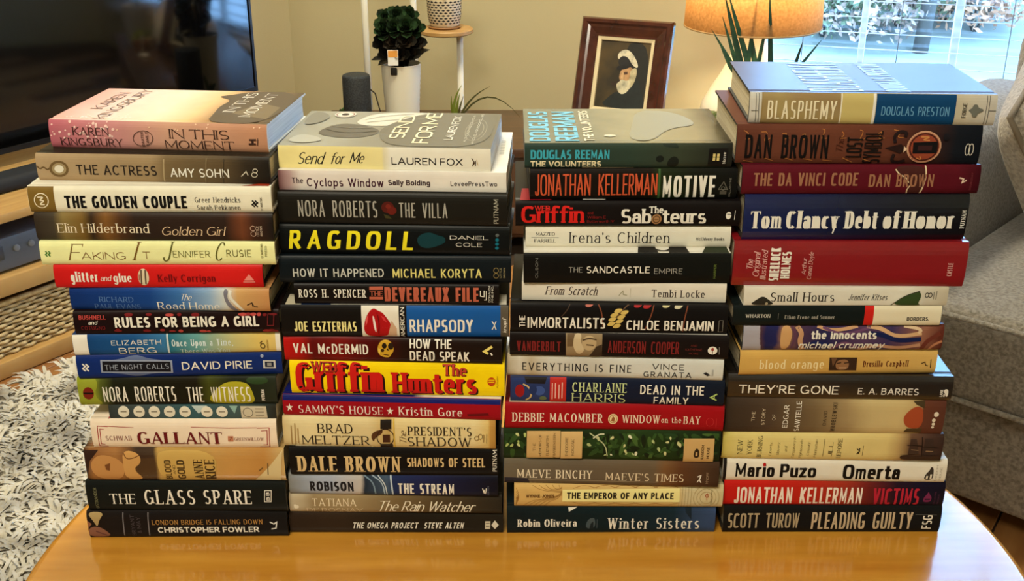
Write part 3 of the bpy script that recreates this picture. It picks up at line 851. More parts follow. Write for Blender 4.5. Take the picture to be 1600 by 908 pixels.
book('A4', 1, [(0, (52, 42, 34)), (.08, (70, 62, 50)), (.12, (132, 112, 66)), (.2, (120, 92, 44)), (.24, (52, 38, 28)), (.3, (128, 88, 44)), (.36, (80, 52, 32)), (.42, (48, 36, 30)), (.8, (48, 34, 28)), (.87, (112, 64, 40)), (.92, (64, 40, 30)), (1, (30, 26, 24))],
 'dark brown hardcover with golden glow behind pale lettering, in the leftmost stack',
 [('a', 'Elin Hilderbrand', 245, 747, 800, 846, 'serif', (236, 222, 196)), ('t', 'Golden Girl', 812, 1168, 815, 862, 'ital', (226, 196, 160)),
  ('publisher_mark', [('c', 1318, 824, 14, 13, 3, (200, 170, 150)), ('c', 1318, 854, 14, 13, 3, (200, 170, 150))]), ('w', 'LITTLE', 1336, 1348, 812, 866, 'sans', (210, 190, 170), True), ('w', 'BROWN', 1356, 1368, 812, 866, 'sans', (210, 190, 170), True)])
book('A5', 2, (240, 240, 176), 'pale yellow hardcover with brown and olive script lettering, in the leftmost stack',
 [('publisher_mark', [('l', [(178, 112), (188, 122), (178, 132), (188, 142)], 7, (60, 120, 40)), ('l', [(194, 112), (204, 122), (194, 132), (204, 142)], 7, (60, 120, 40))]),
  ('t', 'F', 300, 385, 74, 164, 'swash', (120, 84, 30)), ('t', 'AKING', 374, 618, 118, 158, 'light', (120, 70, 24)), ('t', 'I', 655, 700, 68, 160, 'swash', (120, 84, 30)), ('t', 'T', 712, 752, 116, 154, 'light', (120, 70, 24)),
  ('a', 'J', 815, 880, 68, 166, 'swash', (96, 96, 40)), ('a', 'ENNIFER', 878, 1083, 112, 144, 'light', (96, 96, 40)), ('a', 'C', 1100, 1172, 74, 160, 'swash', (96, 96, 40)), ('a', 'RUSIE', 1172, 1308, 108, 140, 'light', (96, 96, 40)),
  ('w', 'ST MARTINS', 1362, 1374, 84, 146, 'sans', (110, 110, 60), True), ('w', 'PRESS', 1384, 1396, 92, 138, 'sans', (110, 110, 60), True)], board='w')
book('A6', 2, [(0, (206, 30, 30)), (.9, (214, 34, 32)), (1, (190, 26, 26))], 'bright red hardcover with a striped oval between white and dark words, in the leftmost stack',
 [('t', 'glitter', 314, 462, 230, 276, 'serifB', WHITE), ('t', 'and', 474, 536, 246, 272, 'ital', WHITE), ('t', 'glue', 545, 645, 236, 278, 'serifB', WHITE),
  ('striped_oval', [('e', 710, 254, 30, 42, (222, 206, 176)), ('l', [(700, 218), (696, 290)], 8, (90, 70, 56)), ('l', [(722, 218), (720, 290)], 8, (90, 70, 56)), ('l', [(688, 240), (686, 270)], 5, (150, 60, 50))]),
  ('a', 'Kelly Corrigan', 788, 1100, 240, 278, 'serifB', (118, 14, 18)), ('publisher_mark', [('p', [(1255, 272), (1285, 236), (1310, 272)], (236, 140, 130)), ('r', 1250, 278, 1315, 284, (236, 140, 130))])])
book('A7', 2, [(0, (20, 48, 112)), (.4, (26, 66, 138)), (.55, (58, 108, 172)), (.7, (140, 172, 208)), (.78, (204, 208, 204)), (.84, (206, 162, 104)), (1, (190, 136, 86))],
 'blue hardcover fading to sandy tan at its right end, in the leftmost stack',
 [('a', 'RICHARD', 470, 656, 362, 388, 'serif', (92, 128, 182)), ('a', 'PAUL EVANS', 443, 692, 398, 424, 'serif', (86, 120, 176)), ('t', 'The', 908, 980, 348, 380, 'script', WHITE), ('t', 'Road Home', 786, 1122, 390, 430, 'serif', WHITE),
  ('surf', [('p', [(1145, 326), (1175, 326), (1165, 370), (1195, 410), (1230, 440), (1195, 440), (1155, 395)], (120, 118, 130)), ('l', [(1185, 330), (1180, 365), (1215, 400), (1250, 438)], 16, (226, 224, 214))]),
  ('publisher_mark', [('l', [(1272, 405), (1300, 392), (1310, 412), (1330, 415)], 5, (60, 44, 30)), ('l', [(1300, 392), (1302, 412)], 4, (60, 44, 30))])])
blot = [('e', rg.uniform(520, 1440), rg.choice((460, 462, 540, 545)), rg.uniform(8, 24), rg.uniform(5, 10), rg.choice(((190, 74, 70), (150, 44, 46), (120, 26, 30)))) for _ in range(26)]
book('A8', 2, (30, 16, 17), 'black hardcover scattered with red petals and bold white capitals, in the leftmost stack',
 [('petals', blot), ('t', 'RULES FOR BEING A GIRL', 552, 1338, 470, 522, 'sansB', WHITE), ('a', 'BUSHNELL', 362, 508, 462, 484, 'sansB', (186, 70, 66)), ('a', 'and', 410, 462, 490, 511, 'italsans', WHITE), ('a', 'COTUGNO', 370, 500, 518, 540, 'sans', (112, 30, 32)),
  ('publisher_mark', [('l', [(1385, 458), (1418, 458), (1418, 512), (1385, 512), (1385, 458)], 4, (120, 36, 40))])])
book('A9', 2, [(0, (22, 62, 118)), (.3, (30, 84, 142)), (.44, (60, 120, 170)), (.46, (36, 110, 138)), (.6, (104, 164, 164)), (.78, (196, 190, 130)), (.9, (226, 198, 110)), (1, (222, 196, 120))],
 'blue to gold hardcover with white blocks at both ends, in the leftmost stack',
 [('white_ends', [('v', 326, 408, WHITE), ('v', 1428, 1454, WHITE), ('v', 836, 846, (206, 216, 220))]), ('a', 'ELIZABETH', 535, 805, 598, 622, 'wide', WHITE), ('a', 'BERG', 572, 775, 636, 668, 'wide', WHITE),
  ('t', 'Once Upon a Time,', 862, 1195, 592, 626, 'serif', (226, 240, 244)), ('t', 'There Was You', 905, 1172, 640, 664, 'serif', (206, 226, 224)), ('publisher_mark', [('c', 1356, 625, 12, 12, 5, (80, 60, 30)), ('l', [(1340, 612), (1356, 600)], 5, (80, 60, 30))]), ('w', 'RANDOM', 1378, 1388, 596, 644, 'sans', (150, 116, 50), True)], board='w')
SV = (176, 186, 206)
book('A10', 2, (20, 44, 112), 'navy hardcover with a silver-bordered black plaque, in the leftmost stack',
 [('publisher_mark', [('l', [(380, 728), (394, 740), (380, 752), (394, 764)], 8, WHITE), ('l', [(398, 728), (412, 740), (398, 752), (412, 764)], 8, WHITE)]),
  ('plaque', [('p', [(510, 712), (600, 700), (670, 682), (740, 700), (835, 708), (835, 770), (740, 776), (670, 794), (600, 778), (510, 772)], (96, 110, 150)), ('r', 478, 708, 866, 772, (150, 160, 186)), ('r', 488, 714, 856, 766, (22, 22, 30))]),
  ('t', 'THE NIGHT CALLS', 500, 845, 728, 754, 'light', SV), ('a', 'DAVID PIRIE', 917, 1300, 712, 752, 'sans', WHITE),
  ('box_mark', [('r', 1360, 706, 1428, 746, (206, 206, 206)), ('r', 1370, 712, 1418, 740, (26, 34, 60)), ('r', 1382, 718, 1406, 734, (150, 150, 150)), ('e', 1356, 684, 9, 8, (150, 160, 190))])])
book('A11', 3, [(0, (150, 160, 44)), (.07, (160, 168, 50)), (.12, (84, 92, 36)), (.18, (30, 32, 20)), (.6, (30, 26, 16)), (.66, (70, 74, 26)), (.78, (30, 34, 20)), (1, (40, 46, 34))],
 'dark green hardcover with yellow-green leaves and tall white lettering, in the leftmost stack',
 [('leaves', [('p', [(1045, 100), (1120, 10), (1180, -15), (1275, -10), (1300, 30), (1320, 112), (1200, 114)], (176, 168, 40)), ('p', [(352, 20), (420, -30), (470, 0), (440, 60), (500, 108), (366, 106)], (150, 158, 48)), ('e', 1330, -20, 60, 20, (44, 66, 34))]),
  ('red_seal', [('e', 411, 50, 30, 28, (120, 34, 22)), ('r', 384, 46, 438, 54, (30, 20, 14))]),
  ('a', 'NORA ROBERTS', 490, 885, 18, 92, 'condL', WHITE), ('t', 'THE WITNESS', 945, 1290, 16, 98, 'condL', WHITE), ('k', 'PUTNAM', 1350, 1368, 28, 92, 'sansB', WHITE, True)], grain=.04)
book('A12', 3, [(0, (54, 60, 58)), (.2, (72, 84, 86)), (.5, (60, 96, 104)), (.75, (70, 90, 90)), (1, (44, 44, 38))], 'slim slate paperback with a row of white discs on its spine, in the leftmost stack',
 [('side_label', [('r', 1240, 124, 1380, 182, (206, 196, 172)), ('c', 1278, 155, 26, 22, 4, (110, 104, 90)), ('r', 1318, 134, 1365, 139, (150, 140, 120)), ('r', 1318, 150, 1365, 155, (150, 140, 120)), ('r', 1318, 166, 1365, 171, (150, 140, 120)), ('p', [(975, 122), (1060, 122), (1010, 160)], (190, 206, 206)), ('p', [(1180, 122), (1225, 122), (1205, 160)], (140, 176, 170))]),
  ('discs', [('e', cx, 150, 31, 26, (230, 224, 206)) for cx in (603, 687, 770, 853, 937, 1056, 1138)] + [('r', cx - 16, 146, cx + 16, 152, (140, 132, 116)) for cx in (603, 687, 770, 853, 937, 1056, 1138)])], kind='p', W=.13, board='w')
RD = (168, 40, 40)
book('A13', 3, (242, 224, 202), 'cream hardcover with red corner brackets and dark red capitals, in the leftmost stack',
 [('brackets', [('l', [(520, 236), (464, 234), (462, 334), (510, 336)], 4, RD), ('l', [(500, 250), (476, 248), (474, 322), (495, 324)], 4, RD), ('l', [(1330, 240), (1394, 238), (1394, 346), (1340, 346)], 4, RD), ('l', [(1350, 254), (1382, 252), (1382, 332), (1360, 332)], 4, RD), ('l', [(520, 234), (660, 240)], 3, RD), ('l', [(970, 236), (1170, 240), (1330, 238)], 3, RD)]),
  ('a', 'SCHWAB', 503, 645, 281, 303, 'serif', (120, 40, 36)), ('t', 'GALLANT', 675, 1138, 262, 323, 'fat', (108, 24, 28)), ('box_mark', [('r', 1168, 282, 1198, 310, (196, 130, 100)), ('l', [(1176, 288), (1190, 288), (1178, 304)], 3, (110, 50, 40))]), ('k', 'GREENWILLOW', 1203, 1362, 290, 306, 'serif', (130, 70, 60))], board='w',
 top=[('brackets', [('l', [(.1, .02), (.1, .3)], .006, RD), ('l', [(.1, .06), (.9, .06)], .004, RD)])])
book('A14', 3, [(0, (70, 44, 30)), (.03, (150, 100, 58)), (.16, (168, 116, 66)), (.22, (120, 78, 44)), (.26, (60, 42, 32)), (.35, (66, 46, 34)), (.37, (196, 158, 88)), (.6, (188, 148, 78)), (.66, (196, 150, 84)), (.9, (190, 136, 70)), (1, (200, 168, 110))],
 'thick glossy golden brown hardcover with painted figure, third from bottom of leftmost stack',
 [('painted_figure', [('p', [(420, 430), (470, 385), (560, 400), (610, 440), (600, 500), (560, 520), (470, 515), (430, 480)], (196, 142, 84)), ('p', [(600, 365), (690, 380), (700, 430), (650, 460), (720, 520), (610, 520), (600, 440)], (206, 156, 92)), ('p', [(500, 440), (530, 430), (525, 470), (505, 465)], (120, 74, 40)), ('p', [(392, 366), (470, 366), (420, 420), (400, 500)], (54, 34, 26)), ('l', [(605, 380), (620, 410), (660, 405), (690, 390)], 5, (120, 76, 44))]),
  ('gilt_panel', [('p', [(785, 400), (800, 365), (1108, 368), (1108, 522), (830, 520), (790, 470)], (202, 166, 92))]),
  ('t', 'BLOOD', 826, 862, 414, 514, 'condB', (70, 50, 24), True), ('t', 'AND', 870, 884, 440, 488, 'cond', (70, 50, 24), True), ('t', 'GOLD', 894, 936, 414, 514, 'condB', (70, 50, 24), True), ('a', 'ANNE', 985, 1035, 412, 514, 'serifB', (60, 42, 22), True), ('a', 'RICE', 1045, 1100, 412, 514, 'serifB', (60, 42, 22), True),
  ('folded_sheet', [('p', [(1322, 520), (1400, 440), (1458, 366), (1462, 524)], (214, 194, 146)), ('l', [(1385, 430), (1390, 490)], 5, (90, 66, 40)), ('l', [(1340, 468), (1360, 452)], 4, (90, 66, 40))])], grain=.02, rough=.16, coat=.6)
book('A15', 3, (22, 26, 25), 'black hardcover with thin white fantasy lettering, second from bottom of the leftmost stack',
 [('a', 'OSTRANDER', 444, 460, 566, 676, 'serif', (150, 150, 110), True), ('t', 'THE', 528, 667, 597, 650, 'serif', WHITE), ('t', 'GLASS', 717, 992, 578, 652, 'serif', WHITE), ('t', 'SPARE', 1040, 1300, 580, 650, 'serif', WHITE),
  ('publisher_mark', [('l', [(1372, 582), (1408, 582), (1408, 638), (1372, 638), (1372, 582)], 4, WHITE)]), ('k', 'B B', 1381, 1399, 590, 632, 'sansB', WHITE, True)])
book('A16', 3, [(0, (30, 24, 22)), (.2, (28, 24, 24)), (1, (24, 23, 24))], 'black hardcover with gold and white capitals, at the bottom of the leftmost stack',
 [('painted_figure', [('p', [(402, 700), (500, 702), (470, 740), (460, 780), (440, 745)], (176, 152, 104)), ('p', [(405, 790), (450, 770), (500, 790), (540, 832), (420, 840)], (136, 92, 74)), ('p', [(402, 740), (430, 760), (405, 790)], (150, 100, 74)), ('l', [(450, 800), (510, 825)], 6, (90, 50, 50))]),
  ('rules', [('l', [(600, 704), (604, 826)], 6, (120, 116, 120)), ('l', [(736, 704), (740, 826)], 6, (120, 116, 120))]), ('w', 'BRYANT', 642, 664, 714, 824, 'sans', (74, 66, 70), True), ('w', '& MAY', 674, 696, 724, 810, 'sans', (74, 66, 70), True),
  ('t', 'LONDON BRIDGE IS FALLING DOWN', 757, 1358, 738, 763, 'sans', (168, 124, 66)), ('a', 'CHRISTOPHER FOWLER', 787, 1338, 775, 803, 'sansB', WHITE), ('publisher_mark', [('l', [(1398, 750), (1420, 760), (1436, 750), (1430, 780), (1405, 784)], 7, (220, 220, 216))])])
# --- second stack
book('B1', 4, [(0, (238, 222, 152)), (.49, (238, 224, 160)), (.5, (226, 216, 180)), (.53, (236, 232, 218)), (1, (230, 224, 208))], 'paperback with yellow and white spine, topmost of the second stack',
 [('t', 'Send', 205, 368, 305, 368, 'script', (40, 36, 32)), ('t', 'for', 390, 482, 308, 368, 'script', (40, 36, 32)), ('t', 'Me', 498, 592, 306, 364, 'script', (40, 36, 32)), ('a', 'LAUREN FOX', 732, 1122, 336, 374, 'sans', (30, 28, 28)),
  ('publisher_mark', [('l', [(1172, 338), (1184, 355), (1175, 380)], 5, (70, 50, 30)), ('l', [(1180, 372), (1194, 352), (1190, 380)], 5, (70, 50, 30)), ('l', [(1200, 345), (1205, 375)], 3, (190, 160, 110))])],
 [('photograph', [('p', [(.28, .72), (.36, .98), (.72, .98), (.7, .75), (.55, .62), (.4, .55), (.3, .6)], (206, 200, 184)), ('p', [(.14, .3), (.3, .2), (.42, .3), (.44, .45), (.32, .6), (.2, .62), (.14, .45)], (98, 92, 80)), ('p', [(.44, .3), (.5, .08), (.62, .02), (.98, .05), (.98, .9), (.8, .95), (.62, .98), (.5, .75), (.43, .5)], (112, 106, 90)), ('c', .9, .5, .05, .3, .004, (146, 140, 122)), ('c', .9, .5, .035, .22, .004, (146, 140, 122)), ('l', [(.34, .66), (.45, .74), (.6, .78), (.7, .9)], .008, (150, 144, 128)), ('l', [(.32, .74), (.4, .86), (.55, .93)], .008, (176, 170, 154)), ('l', [(.16, .45), (.24, .36), (.34, .36), (.42, .42)], .008, (74, 68, 58)), ('l', [(.18, .54), (.27, .48), (.38, .5)], .007, (124, 118, 104)), ('p', [(.02, .1), (.12, .06), (.2, .14), (.14, .26), (.05, .3)], (172, 168, 152)), ('p', [(.02, .55), (.1, .6), (.14, .8), (.08, .95), (.02, .95)], (128, 124, 110))]),
  ('seal', [('e', .2, .88, .055, .09, (214, 206, 190)), ('c', .2, .88, .045, .07, .005, (120, 60, 50)), ('e', .2, .88, .02, .035, (60, 50, 44))]),
  ('t', 'SEND', .495, .57, .22, .86, 'cond', (242, 230, 190), True), ('t', 'FOR ME', .62, .7, .1, .96, 'cond', (242, 230, 190), True), ('a', 'LAUREN FOX', .765, .805, .2, .86, 'cond', (236, 230, 214), True),
  ('w', 'AUTHOR OF FRIENDS LIKE US', .86, .872, .15, .9, 'sans', (214, 208, 190), True), ('w', 'A NOVEL FOR BOOK CLUBS', .9, .912, .1, .95, 'sans', (214, 208, 190), True)],
 kind='p', W=.158, board='w', white=True, cover=[(0, (150, 146, 130)), (.2, (160, 156, 140)), (.5, (134, 128, 112)), (1, (116, 110, 94))])
book('B2', 4, [(0, (120, 78, 80)), (.05, (180, 150, 148)), (.1, (226, 216, 208)), (1, (234, 228, 218))], 'white paperback with quirky dark lettering, second from top of the second stack',
 [('t', 'The', 180, 242, 444, 472, 'sans', (60, 34, 44)), ('t', 'Cyclops Window', 262, 686, 448, 490, 'sans', (66, 30, 48)), ('a', 'Sally Bolding', 712, 943, 456, 484, 'sansB', (60, 40, 46)), ('k', 'LeveePressTwo', 1055, 1310, 464, 489, 'sans', (50, 40, 46))],
 [('small_print', [('r', .955, .42 + .04 * k, .975, .43 + .04 * k, (150, 146, 138)) for k in range(9)])], kind='p', W=.172, board='w', white=True, cover=(234, 230, 222))
book('B3', 4, (30, 28, 24), 'black hardcover with tall grey lettering and a dim red rose, in the second stack',
 [('a', 'NORA ROBERTS', 218, 655, 570, 655, 'condL', (170, 166, 156)), ('rose', [('e', 712, 605, 34, 30, (84, 26, 20)), ('e', 735, 622, 26, 22, (104, 30, 22)), ('e', 715, 600, 14, 12, (120, 40, 30)), ('p', [(690, 640), (720, 650), (735, 665), (700, 662)], (66, 62, 34))]), ('t', 'THE VILLA', 775, 1040, 583, 660, 'condL', (170, 166, 156)), ('k', 'PUTNAM', 1292, 1318, 566, 694, 'cond', (170, 166, 150), True)])
book('B4', 4, (16, 19, 20), 'black hardcover with large slanted yellow capitals, in the second stack',
 [('t', 'RAGDOLL', 162, 858, 736, 832, 'ragdoll', (240, 226, 40)), ('teal_smudge', [('p', [(870, 780), (890, 755), (940, 742), (985, 760), (1025, 768), (1030, 795), (990, 812), (930, 828), (885, 815)], (16, 58, 66))]), ('a', 'DANIEL', 1052, 1262, 762, 782, 'wide', WHITE), ('a', 'COLE', 1085, 1228, 798, 818, 'wide', WHITE), ('publisher_mark', [('e', 1310, yy, 10, 8, c) for yy, c in ((760, (90, 96, 96)), (783, (20, 110, 130)), (804, (20, 110, 130)), (824, (20, 110, 130)))])])
book('B5', 5, (18, 25, 30), 'blue-black hardcover with grey then yellow capitals, fifth from top of the second stack',
 [('t', 'HOW IT HAPPENED', 192, 690, 138, 182, 'sans', (204, 206, 200)), ('a', 'MICHAEL KORYTA', 738, 1225, 140, 185, 'sans', (228, 218, 134)), ('publisher_mark', [('c', 1304, 148, 13, 12, 3, (150, 130, 80)), ('c', 1304, 174, 13, 12, 3, (150, 130, 80))]), ('k', 'LITTLE', 1324, 1334, 136, 184, 'sans', (170, 160, 120), True), ('k', 'BROWN', 1344, 1354, 136, 184, 'sans', (170, 160, 120), True)],
 [('cover_print', [('r', .32, .1, .42, .16, (214, 210, 200)), ('p', [(.66, .08), (.8, .08), (.78, .2), (.7, .2)], (196, 160, 120)), ('p', [(.82, .08), (.9, .08), (.89, .2), (.84, .2)], (196, 186, 130))])])
BR = (186, 96, 74)
book('B6', 5, (22, 17, 16), 'small black hardcover with terracotta block capitals, in the second stack',
 [('a', 'ROSS H. SPENCER', 233, 598, 253, 294, 'serif', WHITE), ('ruled_bars', [('r', 617, 241, 692, 256, BR), ('r', 617, 290, 692, 304, BR)]), ('t', 'THE', 620, 690, 263, 285, 'serifB', BR), ('t', 'DEVEREAUX FILE', 700, 1210, 247, 313, 'block', BR),
  ('publisher_mark', [('l', [(1220, 262), (1220, 288), (1240, 290), (1240, 262)], 4, WHITE), ('l', [(1252, 264), (1252, 305), (1240, 305)], 4, WHITE)]), ('k', 'DONALD I', 1264, 1274, 244, 316, 'sans', WHITE, True), ('k', 'FINE, INC.', 1280, 1290, 244, 316, 'sans', WHITE, True)])
book('B7', 5, (22, 19, 18), 'black and blue hardcover with glossy red lips on white, in the second stack',
 [('colour_panels', [('v', 575, 778, (234, 228, 214)), ('v', 820, 1330, (22, 88, 166)), ('v', 1330, 1373, (92, 84, 72))]),
  ('red_lips', [('p', [(585, 470), (592, 420), (612, 380), (640, 358), (665, 372), (690, 380), (715, 410), (735, 440), (738, 480), (715, 500), (680, 506), (640, 505), (605, 500)], (176, 18, 24)), ('p', [(738, 420), (765, 460), (765, 500), (715, 504)], (206, 170, 140)), ('p', [(634, 395), (642, 398), (650, 430), (655, 470), (652, 485), (640, 455)], (240, 226, 220)), ('p', [(600, 405), (612, 395), (606, 430), (596, 450)], (226, 90, 90)), ('p', [(680, 395), (700, 405), (712, 430), (695, 420)], (214, 60, 66)), ('p', [(655, 372), (662, 400), (668, 440), (662, 480), (668, 500), (674, 450), (670, 400)], (120, 8, 16))]),
  ('a', 'JOE ESZTERHAS', 207, 547, 425, 474, 'cond', (238, 228, 156)), ('t', 'AMERICAN', 786, 808, 356, 508, 'cond', WHITE, True), ('t', 'RHAPSODY', 835, 1180, 415, 480, 'cond', WHITE),
  ('publisher_mark', [('l', [(1284, 424), (1298, 444), (1284, 468)], 5, WHITE), ('l', [(1306, 424), (1296, 444), (1306, 468)], 5, WHITE)]), ('k', 'knopf', 1342, 1362, 406, 484, 'italsans', WHITE, True)],
 [('cover_print', [('r', .02, .02, .09, .2, (206, 196, 170)), ('r', .09, .02, .22, .2, (24, 50, 96)), ('r', .22, .02, .99, .2, (222, 216, 200))])])
book('B8', 5, [(0, (186, 26, 22)), (.07, (170, 24, 20)), (.14, (92, 18, 16)), (.26, (120, 18, 16)), (.36, (84, 14, 14)), (.43, (70, 14, 12)), (.55, (36, 18, 14)), (1, (28, 20, 17))], 'dark red to black hardcover with a golden skull, in the second stack',
 [('a', 'VAL McDERMID', 203, 612, 550, 598, 'sans', WHITE),
  ('skull', [('p', [(662, 580), (668, 552), (690, 532), (722, 532), (748, 552), (752, 585), (738, 600), (728, 618), (692, 616), (670, 602)], (206, 160, 46)), ('e', 700, 560, 13, 14, (34, 22, 14)), ('e', 735, 562, 15, 17, (40, 26, 16)), ('e', 690, 582, 10, 8, (60, 34, 16)), ('p', [(712, 578), (720, 570), (724, 586)], (40, 26, 14)), ('l', [(695, 602), (722, 606)], 5, (90, 50, 20)), ('p', [(665, 570), (680, 575), (676, 598), (668, 592)], (232, 200, 90))]),
  ('t', 'HOW THE', 838, 1064, 531, 573, 'cond', WHITE), ('t', 'DEAD SPEAK', 838, 1160, 588, 637, 'cond', WHITE), ('publisher_mark', [('l', [(1284, 564), (1242, 588), (1262, 600)], 14, (234, 216, 120)), ('l', [(1276, 596), (1284, 608)], 8, WHITE)])], grain=.04)
book('B9', 5, (250, 218, 14), 'bright yellow hardcover with big red slab lettering, in the second stack',
 [('a', 'Griffin', 215, 690, 660, 806, 'slab', (206, 28, 24), False, (40, 12, 8)), ('a', 'WEB', 300, 440, 652, 700, 'slab', (190, 50, 36), False, (40, 12, 8)), ('t', 'Hunters', 742, 1200, 708, 814, 'slab', (206, 28, 24), False, (40, 12, 8)), ('t', 'The', 1015, 1145, 668, 722, 'slab', (190, 60, 44), False, (40, 12, 8)),
  ('publisher_mark', [('e', 1280, 752, 22, 22, (196, 70, 20)), ('r', 1264, 742, 1296, 746, (250, 218, 14)), ('r', 1264, 752, 1296, 756, (250, 218, 14))]), ('k', 'PUTNAM', 1308, 1317, 726, 784, 'sans', (150, 90, 20), True)], board='w')
book('B10', 6, (158, 16, 30), 'crimson hardcover with a blue upper edge and white stars, in the second stack',
 [('blue_edge', [('p', [(146, 28), (1334, 60), (1334, 84), (146, 54)], (20, 28, 106))]), ('stars', [('p', [(cx + (20 if j % 2 == 0 else 8) * math.sin(j * math.pi / 5), cy - (20 if j % 2 == 0 else 8) * math.cos(j * math.pi / 5)) for j in range(10)], WHITE) for cx, cy in ((183, 90), (735, 112))]),
  ('t', "SAMMY'S HOUSE", 232, 695, 84, 124, 'serif', (240, 220, 214)), ('a', 'Kristin Gore', 783, 1128, 94, 137, 'serif', (240, 226, 220)), ('smudge', [('p', [(1155, 128), (1270, 124), (1275, 136), (1160, 138)], (100, 8, 20))])], board='w', cover=[(0, (20, 28, 106)), (.6, (20, 28, 106)), (.65, (220, 214, 200)), (1, (226, 220, 206))])
book('B11', 6, [(0, (206, 184, 134)), (.05, (228, 212, 164)), (.4, (224, 206, 156)), (.5, (196, 164, 100)), (.53, (226, 206, 150)), (.9, (228, 210, 158)), (.965, (218, 190, 120)), (.975, (194, 150, 78)), (1, (176, 132, 66))], 'parchment coloured hardcover with dark camera picture mid-spine, in the second stack',
 [('picture', [('p', [(625, 250), (640, 225), (690, 212), (690, 235), (650, 255), (640, 280)], (86, 54, 30)), ('c', 705, 255, 46, 42, 6, (60, 36, 24)), ('r', 678, 168, 738, 212, (34, 28, 24)), ('r', 690, 240, 730, 280, (70, 40, 26)), ('r', 676, 288, 745, 312, (40, 30, 26)), ('l', [(750, 165), (755, 312)], 7, (216, 180, 70))]),
  ('a', 'BRAD', 337, 527, 185, 232, 'serif', (36, 28, 22)), ('a', 'MELTZER', 250, 618, 245, 293, 'serif', (36, 28, 22)), ('t', 'The', 782, 818, 215, 290, 'script', (90, 66, 40), True), ('t', "PRESIDENT'S", 828, 1172, 203, 245, 'serif', (40, 32, 26)), ('t', 'SHADOW', 825, 1170, 254, 302, 'serif', (40, 32, 26)),
  ('small_print', [('r', 190, 190, 196, 290, (170, 140, 90)), ('r', 210, 180, 216, 295, (170, 140, 90)), ('r', 226, 205, 232, 285, (180, 150, 100))]), ('publisher_mark', [('c', 1200, 258, 11, 10, 3, (120, 100, 60)), ('c', 1220, 250, 11, 12, 3, (120, 100, 60)), ('r', 1236, 240, 1240, 278, (150, 124, 76)), ('r', 1252, 236, 1256, 284, (150, 124, 76))])], grain=.02)
GD = (218, 190, 138)
book('B12', 6, (20, 18, 18), 'black hardcover with cream bold capitals, fourth from bottom of the second stack',
 [('a', 'DALE BROWN', 225, 785, 362, 440, 'serifB', GD), ('t', 'SHADOWS OF STEEL', 822, 1245, 370, 415, 'cond', GD), ('k', 'PUTNAM', 1286, 1308, 334, 438, 'serifB', WHITE, True)],
 [('cover_print', [('r', .03, .03, .75, .2, (170, 160, 140))])])
book('B13', 6, [(0, (130, 130, 124)), (.06, (150, 158, 172)), (.2, (168, 178, 200)), (.34, (196, 190, 186)), (.36, (36, 48, 64)), (.47, (70, 90, 116)), (.5, (34, 48, 92)), (.62, (34, 40, 84)), (.8, (26, 28, 56)), (1, (20, 20, 32))], 'pale blue to navy hardcover with flowing water streaks, in second stack',
 [('a', 'ROBISON', 293, 532, 498, 543, 'sansB', (26, 26, 32)), ('water_streaks', [('l', [(590, 470), (640, 500), (650, 560)], 8, (120, 146, 170)), ('l', [(630, 468), (690, 500), (700, 565)], 7, (160, 180, 200)), ('l', [(665, 470), (705, 510), (712, 566)], 6, (200, 210, 220)), ('l', [(734, 468), (744, 566)], 9, (190, 206, 222))]), ('t', 'THE STREAM', 773, 1078, 508, 562, 'cond', WHITE), ('publisher_mark', [('l', [(1232, 532), (1240, 560), (1240, 540), (1248, 560), (1252, 532)], 5, WHITE)]), ('k', 'NORTON', 1258, 1267, 522, 570, 'sans', (120, 124, 150), True)], grain=.05)
book('B14', 6, [(0, (196, 184, 158)), (.06, (186, 170, 140)), (.12, (148, 128, 94)), (.3, (160, 140, 104)), (.5, (122, 102, 70)), (.7, (84, 70, 48)), (.9, (56, 48, 36)), (1, (46, 40, 32))], 'sepia hardcover with white script lettering, second from bottom of the second stack',
 [('a', 'TATIANA', 303, 543, 590, 627, 'serifL', (236, 224, 196)), ('a', 'DE ROSNAY', 273, 578, 638, 660, 'serifL', (230, 216, 186)), ('t', 'The Rain Watcher', 652, 1200, 606, 656, 'script', (240, 234, 216)), ('white_flower', [('e', 216, 630, 14, 10, (230, 222, 200)), ('e', 208, 622, 6, 5, (236, 228, 208))])], grain=.06)
book('B15', 6, [(0, (48, 36, 28)), (.25, (52, 40, 30)), (.5, (34, 29, 24)), (1, (38, 34, 28))], 'very dark brown hardcover with white slanted capitals, at the bottom of the second stack',
 [('t', 'THE OMEGA PROJECT', 523, 884, 718, 747, 'italsans', WHITE), ('a', 'STEVE ALTEN', 912, 1132, 718, 747, 'italsans', WHITE), ('publisher_mark', [('r', 1246, 712, 1274, 750, (214, 206, 186)), ('p', [(1280, 730), (1298, 708), (1320, 730), (1300, 750)], (226, 220, 204)), ('l', [(1250, 722), (1270, 722)], 4, (60, 50, 40)), ('l', [(1250, 736), (1270, 736)], 4, (60, 50, 40))])], grain=.03)
